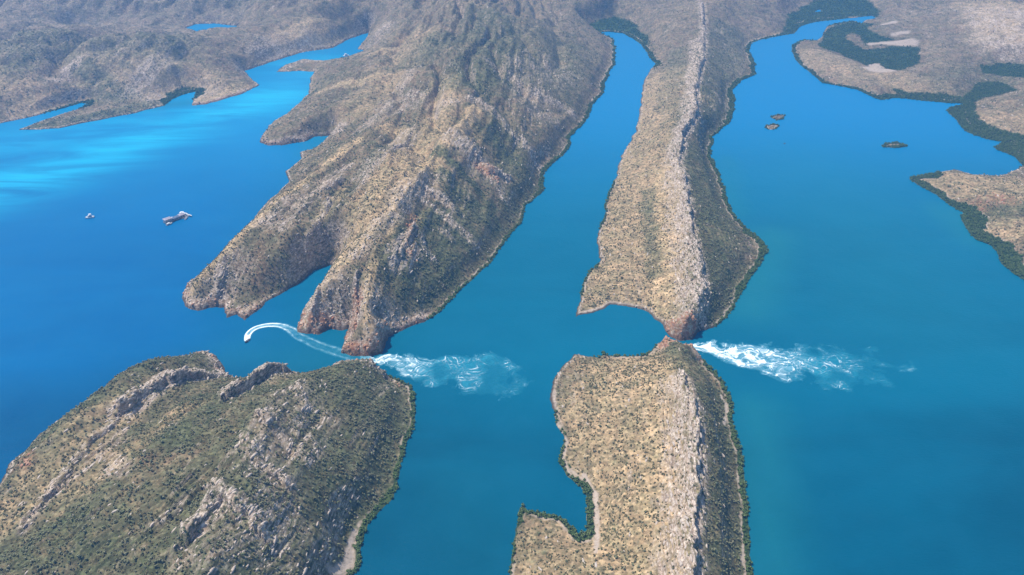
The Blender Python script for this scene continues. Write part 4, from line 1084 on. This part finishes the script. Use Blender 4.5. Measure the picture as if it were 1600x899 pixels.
def plume(axis, widths, core, label, seed, power=1.0):
    """axis: sightings along the jet; widths: half-width in metres at each; core: white strength at each"""
    A = line(axis)[:, :2]
    seg = np.hypot(*np.diff(A, axis=0).T); cum = np.concatenate([[0], np.cumsum(seg)])
    st_ = 0.45
    x = np.arange(A[:, 0].min() - 25, A[:, 0].max() + 25, st_); y = np.arange(A[:, 1].min() - 42, A[:, 1].max() + 42, st_)
    x, y = np.meshgrid(x, y)
    wx = x + fbm(x, y, 30, 4, seed) * 20; wy = y + fbm(x, y, 30, 4, seed + 7) * 20
    D = np.full(x.shape, 1e9); S = np.zeros(x.shape); T = np.zeros(x.shape)
    for k in range(len(A) - 1):
        a, b = A[k], A[k + 1]; d = b - a
        t_ = np.clip(((wx - a[0]) * d[0] + (wy - a[1]) * d[1]) / (d @ d), 0, 1)
        dd = np.hypot(wx - a[0] - t_ * d[0], wy - a[1] - t_ * d[1])
        m = dd < D
        D[m] = dd[m]; S[m] = cum[k] + t_[m] * seg[k]; T[m] = (np.sign(d[0] * (wy - a[1]) - d[1] * (wx - a[0])) * dd)[m]
    W = np.interp(S, cum, widths); K = np.interp(S, cum, core)
    inside_ = 1 - ss(0.55, 1.15, D / W)
    # lace of foam lines on eddies of three sizes
    q1 = fbm(x, y, 26, 2, seed + 20) * 15; q2 = fbm(x, y, 26, 2, seed + 30) * 15
    q1, q2 = q1 + fbm(x + q1, y + q2, 9, 2, seed + 21) * 5, q2 + fbm(x + q1, y + q2, 9, 2, seed + 31) * 5
    def lace(wl, sd, thin):
        n = np.abs(perlin((x + q1) / wl, (y + q2) / wl, sd))
        return np.clip(1 - n / thin, 0, 1) ** 1.3
    lines = (0.40 + 0.75 * ss(-0.3, 0.4, fbm(x, y, 9, 3, seed + 70))) * np.maximum.reduce([lace(16, seed + 40, 0.075), lace(8, seed + 41, 0.12) * 0.65, lace(26, seed + 42, 0.045), lace(11, seed + 43, 0.08) * 0.8])
    fine_ = np.clip(fbm((S + q1) / 4.0, T + q2 * 0.4, 3.2, 4, seed + 50) * 2.0 + 0.5, 0, 1)
    gate = ss(-0.30, 0.30, fbm(x, y, 26, 3, seed + 60) + (K - 0.45) * 0.9)
    white = inside_ * (lines * gate * np.clip(K * 2.2, 0, 1.1) * (0.60 + 0.6 * fine_) + ss(0.60, 0.95, K) * (0.20 + 0.80 * fine_) * gate * 0.8 + ss(0.85, 1.05, K * inside_) * 0.35 * (0.3 + fine_))
    white *= ss(0.0, 0.25, inside_)
    white = np.clip(white, 0, 1) ** power
    air = np.clip(inside_ ** 1.5 * (0.06 + 0.46 * K ** 1.6) * (0.45 + 0.75 * gate) * (0.7 + 0.5 * fine_), 0, 0.85)
    open_ = sample(DS, x.ravel(), y.ravel()).reshape(x.shape) < 0.4
    white *= open_; air *= open_
    z = 0.15 + white * 0.35 + fine_ * 0.3 * np.clip(K, 0, 1)
    return sheet('whitewater', x, y, z, white, air, np.maximum(white, air) > 0.06, label)
plume([(572, 563), (590, 562), (612, 565), (640, 572), (675, 580), (700, 576), (740, 580), (775, 588), (806, 592)], [5, 8, 11, 18, 26, 28, 32, 34, 26],
      [0.9, 1.0, 0.95, 0.80, 0.66, 0.58, 0.54, 0.50, 0.26], 'white water racing out of the left gap into the middle channel', 200)
plume([(1076, 541), (1092, 543), (1120, 548), (1160, 556), (1200, 562), (1240, 568), (1290, 572), (1340, 572), (1390, 574)], [6, 11, 16, 20, 25, 30, 34, 36, 34],
      [1.0, 1.05, 1.05, 0.95, 0.86, 0.74, 0.58, 0.38, 0.20], 'white water bursting from the right gap over the eastern water', 300)
def wake():
    A = line([(386.5, 534.5), (386.2, 531), (387.5, 524), (392, 518), (400, 513), (410, 510), (422, 508.3), (436, 508.8), (448, 512), (458, 518), (466, 525), (480, 532), (500, 541), (520, 548), (540, 554.5), (558, 559), (575, 562)])[:, :2]
    pts = []
    for k in range(len(A) - 1):
        p0, p1, p2, p3 = A[max(k - 1, 0)], A[k], A[k + 1], A[min(k + 2, len(A) - 1)]
        for u in np.linspace(0, 1, 24, endpoint=False):
            pts.append(0.5 * ((2 * p1) + (-p0 + p2) * u + (2 * p0 - 5 * p1 + 4 * p2 - p3) * u * u + (-p0 + 3 * p1 - 3 * p2 + p3) * u ** 3))
    P = np.array(pts); d = np.gradient(P, axis=0); d /= np.hypot(*d.T)[:, None] + 1e-9
    nrm = np.stack([-d[:, 1], d[:, 0]], 1)
    s = np.concatenate([[0], np.cumsum(np.hypot(*np.diff(P, axis=0).T))])
    w = np.interp(s, [0, 3, 14, 45, 75, 130, 200], [1.6, 3.2, 4.0, 4.6, 6.5, 8.5, 9.0])
    t = np.linspace(-1, 1, 41)
    x = P[:, 0:1] + nrm[:, 0:1] * w[:, None] * t; y = P[:, 1:2] + nrm[:, 1:2] * w[:, None] * t
    S2 = np.repeat(s[:, None], 41, 1); T2 = np.repeat(t[None], len(s), 0)
    side = np.exp(-((np.abs(T2) - 0.55) / 0.26) ** 2)
    mid = np.exp(-(T2 / 0.16) ** 2) * 0.35
    n = np.clip(fbm(S2 / 2.2, T2 * 6, 3, 4, 401) + 0.5, 0, 1)
    fade = np.interp(S2, [0, 40, 58, 72, 95, 190], [1.25, 1.1, 0.85, 0.5, 0.32, 0.25])
    headc = 1 - ss(6, 16, S2)
    white = np.clip(((side + mid) * (0.75 + 0.5 * n) + headc * np.exp(-(T2 / 0.75) ** 4) * 0.8) * fade * (0.45 + 0.8 * n * (S2 > 50) + 0.55 * (S2 <= 50)), 0, 1)
    air = np.clip((1 - np.abs(T2) ** 3) * fade * 0.42 * (0.5 + n), 0, 0.8)
    return sheet('boat_wake', x, y, 0.16 + white * 0.3, white, air, np.maximum(white, air) > 0.05, 'curved white wake trailing behind the small speedboat')
wake()

# ------------------------------------------------------------------ boats, floatplanes and the floating lodge
M_WHITE = plain('white_gelcoat', (0.80, 0.80, 0.79), 0.35)
M_DARK = plain('dark_rubber', (0.035, 0.04, 0.05), 0.6)
M_GLASS = plain('tinted_glass', (0.02, 0.035, 0.05), 0.1, 0.0, 0.8)
M_GREY = plain('grey_aluminium', (0.42, 0.44, 0.47), 0.45, 0.6)
M_BLUEROOF = plain('blue_grey_roofing', (0.10, 0.14, 0.22), 0.5)
M_TINROOF = plain('pale_tin_roofing', (0.36, 0.32, 0.36), 0.45, 0.2)
M_DECK = plain('weathered_decking', (0.24, 0.20, 0.18), 0.8)
M_WALL = plain('cream_wall', (0.55, 0.50, 0.46), 0.7)
M_NAVY = plain('navy_paint', (0.03, 0.06, 0.15), 0.4)
M_ORANGE = plain('orange_canvas', (0.60, 0.20, 0.06), 0.7)
def empty(name, loc, rz, label, cat, group=None):
    o = bpy.data.objects.new(name, None); o.location = loc; o.rotation_euler = (0, 0, rz); C.objects.link(o)
    return tag(o, label, cat, group)
def link_bm(name, bm, mat, parent):
    bmesh.ops.recalc_face_normals(bm, faces=bm.faces[:])
    me = bpy.data.meshes.new(name); bm.to_mesh(me); bm.free(); me.materials.append(mat)
    o = bpy.data.objects.new(name, me); C.objects.link(o); o.parent = parent
    return o
def box(bm, x0, x1, y0, y1, z0, z1, bev=0.0, taper=0.0):
    r = bmesh.ops.create_cube(bm, size=1.0)
    for v in r['verts']:
        k = 1 - taper * (v.co.z + .5)
        cx_, cy_ = (x0 + x1) / 2, (y0 + y1) / 2
        v.co = Vector((cx_ + v.co.x * (x1 - x0) * k, cy_ + v.co.y * (y1 - y0) * k, (v.co.z + .5) * (z1 - z0) + z0))
    if bev:
        es = list({e for v in r['verts'] for e in v.link_edges})
        bmesh.ops.bevel(bm, geom=es, offset=bev, segments=1, affect='EDGES')
def part(name, boxes, mat, parent):
    bm = bmesh.new()
    for b_ in boxes: box(bm, *b_)
    return link_bm(name, bm, mat, parent)
def loft(bm, secs):
    """secs: (x, half width, z bottom, z top) -> boat-shaped or fuselage-shaped skin, 8 points a section"""
    rings = []
    for x, hw, zb, zt in secs:
        pr = [(0, zb), (0.62, zb + (zt - zb) * 0.18), (0.95, zb + (zt - zb) * 0.6), (1, zt)]
        ring = [bm.verts.new((x, hw * a, z)) for a, z in pr] + [bm.verts.new((x, -hw * a, z)) for a, z in reversed(pr[1:])]
        rings.append(ring)
    for a, b in zip(rings[:-1], rings[1:]):
        n = len(a)
        for k in range(n):
            bm.faces.new((a[k], a[(k + 1) % n], b[(k + 1) % n], b[k]))
    bm.faces.new(rings[0]); bm.faces.new(rings[-1][::-1])
def hull(parent, L, hw, free, mat, name='hull', yoff=0.0):
    bm = bmesh.new()
    loft(bm, [(-L / 2, hw * .9, -.3, free * .9), (-L * .2, hw, -.35, free * .9), (L * .15, hw, -.35, free), (L * .36, hw * .62, -.28, free * 1.15), (L / 2, hw * .06, 0.1, free * 1.35)])
    for v in bm.verts: v.co.y += yoff
    return link_bm(name, bm, mat, parent)
def tube(bm, p, q, r, n=8):
    p, q = Vector(p), Vector(q); d = (q - p); rot = d.to_track_quat('Z', 'Y')
    a = [bm.verts.new(p + rot @ Vector((r * math.cos(2 * math.pi * k / n), r * math.sin(2 * math.pi * k / n), 0))) for k in range(n)]
    b = [bm.verts.new(q + rot @ Vector((r * math.cos(2 * math.pi * k / n), r * math.sin(2 * math.pi * k / n), 0))) for k in range(n)]
    for k in range(n): bm.faces.new((a[k], a[(k + 1) % n], b[(k + 1) % n], b[k]))
    bm.faces.new(a[::-1]); bm.faces.new(b)
def cruiser(px, py, rz, L, label):
    x, y = at(px, py)
    t = empty('motor_cruiser', (x, y, 0), rz, label, 'boat')
    hull(t, L, L * .085, 1.3, M_WHITE, 'hull', L * .13); hull(t, L, L * .085, 1.3, M_WHITE, 'hull', -L * .13)
    part('deck', [(-L * .47, L * .36, -L * .2, L * .2, 1.15, 1.45, .08)], M_WHITE, t)
    part('cabin', [(-L * .28, L * .2, -L * .16, L * .16, 1.45, 3.1, .15, .08)], M_WHITE, t)
    part('window_band', [(-L * .24, L * .205, -L * .162, L * .162, 2.15, 2.75, .02)], M_GLASS, t)
    part('flybridge', [(-L * .2, L * .06, -L * .12, L * .12, 3.1, 3.9, .1, .1)], M_WHITE, t)
    part('canopy', [(-L * .22, L * .08, -L * .13, L * .13, 4.9, 5.02, .03)], M_WHITE, t)
    bm = bmesh.new()
    for sx in (-.19, .05):
        for sy in (-.11, .11): tube(bm, (L * sx, L * sy, 3.8), (L * sx, L * sy, 4.95), .05, 6)
    link_bm('canopy_post', bm, M_GREY, t)
    part('rail', [(L * .2, L * .36, -L * .2, -L * .195, 2.0, 2.06), (L * .2, L * .36, L * .195, L * .2, 2.0, 2.06), (L * .355, L * .36, -L * .2, L * .2, 2.0, 2.06)], M_GREY, t)
    part('tender', [(-L * .5, -L * .42, -L * .1, L * .1, 1.5, 1.9, .12)], M_GREY, t)
    return t
def speedboat(px, py, rz, L, label, mat=M_DARK, top=False, group=None):
    x, y = at(px, py)
    t = empty('speedboat', (x, y, 0.15), rz, label, 'boat', group)
    hull(t, L, L * .15, .7, mat)
    bm = bmesh.new()
    for s in (-1, 1):
        tube(bm, (-L * .5, s * L * .15, .62), (L * .2, s * L * .155, .68), .24); tube(bm, (L * .2, s * L * .155, .68), (L * .48, s * L * .02, .95), .2)
    link_bm('side_tube', bm, mat, t)
    part('console', [(-L * .05, L * .06, -.4, .4, .6, 1.5, .06, .2)], M_WHITE, t)
    part('windscreen', [(L * .065, L * .08, -.4, .4, 1.4, 1.85, 0, .1)], M_GLASS, t)
    for sx in (-.16, -.26, -.36):
        part('seat_row', [(L * sx, L * sx + .35, -.75, .75, .55, .95, .04)], M_GREY, t)
    for sy in (-.35, .35):
        o = part('outboard', [(-L * .5 - .55, -L * .5 - .05, sy - .2, sy + .2, .1, 1.25, .08)], M_WHITE, t)
    if top: part('sunshade', [(-L * .4, L * .1, -L * .13, L * .13, 2.2, 2.3, .04)], M_WHITE, t)
    return t
def floatplane(x, y, rz, label, stripe):
    t = empty('floatplane', (x, y, 0), rz, label, 'seaplane', 'floatplanes moored at the floating lodge')
    bm = bmesh.new()
    loft(bm, [(4.4, .18, 2.0, 2.5), (3.7, .55, 1.55, 2.85), (2.2, .68, 1.45, 3.0), (.8, .72, 1.45, 3.35), (-1.4, .66, 1.5, 3.2), (-4.2, .34, 1.9, 2.85), (-7.0, .1, 2.35, 2.75)])
    fu = link_bm('fuselage', bm, M_WHITE, t)
    part('stripe', [(-5.0, 3.0, -.70, .70, 2.1, 2.3)], stripe, fu)
    part('wing', [(-.5, 1.5, -7.9, 7.9, 3.32, 3.56, .07)], M_WHITE, t)
    part('tailplane', [(-7.3, -6.2, -3.0, 3.0, 2.75, 2.86, .03)], M_WHITE, t)
    bm = bmesh.new(); vs = [(-5.6, 2.75), (-7.2, 2.75), (-7.6, 4.9), (-6.7, 4.9)]
    a = [bm.verts.new((px_, .06, z_)) for px_, z_ in vs]; b = [bm.verts.new((px_, -.06, z_)) for px_, z_ in vs]
    bm.faces.new(a); bm.faces.new(b[::-1])
    for k in range(4): bm.faces.new((a[k], a[(k + 1) % 4], b[(k + 1) % 4], b[k]))
    link_bm('fin', bm, stripe, t)
    for s in (-1, 1):
        bm = bmesh.new(); loft(bm, [(-3.6, .18, .1, .5), (-1, .4, -.2, .62), (2.6, .42, -.2, .66), (4.3, .08, .25, .6)])
        for v in bm.verts: v.co.y += s * 1.5
        fl = link_bm('float', bm, M_WHITE, t)
        bm = bmesh.new()
        tube(bm, (1.9, s * 1.5, .6), (1.5, s * .5, 1.6), .06, 5); tube(bm, (-1.4, s * 1.5, .6), (-1.0, s * .5, 1.6), .06, 5); tube(bm, (.5, s * .66, 1.7), (.6, s * 3.8, 3.35), .06, 5)
        link_bm('strut', bm, M_GREY, fl)
    part('propeller', [(4.42, 4.5, -1.25, 1.25, 2.16, 2.34), (4.42, 4.5, -.09, .09, 1.0, 3.5)], M_DARK, t)
    part('windscreen', [(1.6, 2.3, -.6, .6, 2.75, 3.2, .05, .15)], M_GLASS, t)
    t.scale = (.62, .62, .62)
    return t
speedboat(386.5, 533.6, R(-112), 7.0, 'small dark speedboat at the head of the curved white wake')
cruiser(140.5, 340.3, R(196), 10.5, 'white motor cruiser lying alone in the open bay')
cruiser(541, 87.6, R(20), 13.0, 'tiny white boat in the far narrow inlet')
# the lodge: three decks end to end, houses and roofs on them
ax0, ay0 = at(257.5, 349.5); ax1, ay1 = at(297, 335.5)
ang = math.atan2(ay1 - ay0, ax1 - ax0); Ltot = math.hypot(ax1 - ax0, ay1 - ay0)
print('lodge length', Ltot)
def along(u, v=0.0):
    """u metres along the lodge from its near end, v to its left"""
    return (ax0 + math.cos(ang) * u - math.sin(ang) * v, ay0 + math.sin(ang) * u + math.cos(ang) * v)
def deck_thing(u0, u1, w, label):
    x, y = along((u0 + u1) / 2); L = u1 - u0
    t = empty('floating_deck', (x, y, 0), ang, label, 'pontoon', 'decks of the floating lodge')
    part('float', [(-L / 2 + .4, L / 2 - .4, s - .9, s + .9, -.5, .45, .1) for s in (-w / 2 + 1.2, w / 2 - 1.2)], M_NAVY, t)
    part('decking', [(-L / 2, L / 2, -w / 2, w / 2, .45, .75, .05)], M_DECK, t)
    bm = bmesh.new()
    for s in (-1, 1):
        for k in range(int(L / 2.2) + 1):
            xx = -L / 2 + .2 + k * (L - .4) / max(1, int(L / 2.2)); tube(bm, (xx, s * (w / 2 - .12), .75), (xx, s * (w / 2 - .12), 1.8), .05, 5)
        box(bm, -L / 2 + .1, L / 2 - .1, s * (w / 2 - .12) - .04, s * (w / 2 - .12) + .04, 1.76, 1.84)
    link_bm('railing', bm, M_GREY, t)
    return t
def house(u, v, L, W, H, roof, label, floors=1, hip=0.9):
    x, y = along(u, v)
    t = empty('floating_cabin', (x, y, 0.75), ang, label, 'cabin', 'cabins of the floating lodge')
    wl = part('wall', [(-L / 2, L / 2, -W / 2, W / 2, 0, H, .03)], M_WALL, t)
    n = max(2, int(L / 2.4))
    for f in range(floors):
        for s in (-1, 1):
            for k in range(n):
                xx = -L / 2 + (k + .5) * L / n
                part('window', [(xx - .55, xx + .55, s * (W / 2 + .01) - .03, s * (W / 2 + .01) + .03, 1.0 + f * 2.6, 2.0 + f * 2.6)], M_GLASS, wl)
    bm = bmesh.new()
    o = .7
    v_ = [bm.verts.new(p) for p in ((-L / 2 - o, -W / 2 - o, H), (L / 2 + o, -W / 2 - o, H), (L / 2 + o, W / 2 + o, H), (-L / 2 - o, W / 2 + o, H), (-L / 2 + W * .3, 0, H + hip), (L / 2 - W * .3, 0, H + hip),
                                     (-L / 2 - o, -W / 2 - o, H - .15), (L / 2 + o, -W / 2 - o, H - .15), (L / 2 + o, W / 2 + o, H - .15), (-L / 2 - o, W / 2 + o, H - .15))]
    for f in ((0, 1, 5, 4), (1, 2, 5), (2, 3, 4, 5), (3, 0, 4), (6, 7, 1, 0), (7, 8, 2, 1), (8, 9, 3, 2), (9, 6, 0, 3), (9, 8, 7, 6)): bm.faces.new([v_[k] for k in f])
    link_bm('roof', bm, roof, t)
    return t
k = Ltot / 45.0
deck_thing(0, 13 * k, 9, 'nearest deck of the floating lodge, under a pale roof')
deck_thing(13.6 * k, 26 * k, 7, 'middle deck of the floating lodge, under dark roofs')
deck_thing(26.6 * k, 38 * k, 9, 'farther deck of the floating lodge beside the white floatplanes')
house(6 * k, .3, 9, 6, 4.6, M_TINROOF, 'cabin with a pale roof at the near end of the lodge', 2)
house(15.8 * k, 0, 4.0, 4.6, 2.7, M_BLUEROOF, 'dark roofed cabin next to the pale roofed one')
house(22.6 * k, 0, 5.5, 4.8, 3.0, M_BLUEROOF, 'dark roofed cabin in the middle of the lodge', 1)
house(31 * k, 1.2, 6.5, 5, 3.2, M_TINROOF, 'mauve grey roofed cabin at the far end of the lodge')
def gangway():
    x, y = along(40.5 * k, 0)
    t = empty('gangway', (x, y, 0), ang, 'narrow walkway joining the lodge to the floatplane berths', 'walkway')
    part('decking', [(-3.2, 1.4, -.7, .7, .4, .6, .03), (1.4, 2.4, -6, 6.5, .38, .58, .03)], M_DECK, t)
    part('float', [(-3, -2, -.9, .9, -.3, .4), (1.2, 2.6, -6, -4.5, -.3, .38), (1.2, 2.6, 5, 6.5, -.3, .38)], M_NAVY, t)
gangway()
px_, py_ = along(40.5 * k, -3.8); floatplane(px_, py_, ang + R(14), 'white floatplane on the right side of the berths', M_NAVY)
px_, py_ = along(39.5 * k, 4.8); floatplane(px_, py_, ang + R(8), 'white floatplane with orange tail on the left side of the berths', M_ORANGE)
def moored(u, v, rz, L, label, mat, top):
    x, y = along(u, v)
    t = speedboat(800, 449, 0, L, label, mat, top, 'tour boats moored at the floating lodge')
    t.location = (x, y, .1); t.rotation_euler = (0, 0, ang + rz)
moored(3.5 * k, -6.8, R(4), 8.5, 'grey tour boat moored below the near cabin', M_GREY, True)
moored(17 * k, 5.8, R(-3), 8.0, 'pale tour boat moored behind the dark roofed cabins', M_WHITE, True)
moored(33 * k, -7.0, R(40), 8.0, 'grey open boat poking out below the far cabin', M_GREY, False)
moored(38 * k, 11.5, R(30), 9.0, 'white tour boat moored outermost behind the far cabin', M_WHITE, True)


# ------------------------------------------------------------------ haze
def haze():
    me = bpy.data.meshes.new('haze')
    bm = bmesh.new(); bmesh.ops.create_cube(bm, size=1.0)
    x0, x1, y0, y1, z0, z1 = -27500.0, 27500.0, -16000.0, 29000.0, -5.0, CAM_H + 12.0
    for v in bm.verts:
        v.co = ((v.co.x + .5) * (x1 - x0) + x0, (v.co.y + .5) * (y1 - y0) + y0, (v.co.z + .5) * (z1 - z0) + z0)
    bm.to_mesh(me); bm.free()
    m, t = material('thin_haze')
    v = t.new('ShaderNodeVolumePrincipled')
    v.inputs['Color'].default_value = (0.17, 0.50, 1.0, 1)
    v.inputs['Density'].default_value = 0.00015
    v.inputs['Anisotropy'].default_value = 0.2
    o = t.new('ShaderNodeOutputMaterial'); t.l.new(v.outputs[0], o.inputs['Volume'])
    me.materials.append(m)
    ob = bpy.data.objects.new('haze', me); C.objects.link(ob)
    tag(ob, label='thin blue tropical haze over the whole bay', kind='stuff')
haze()
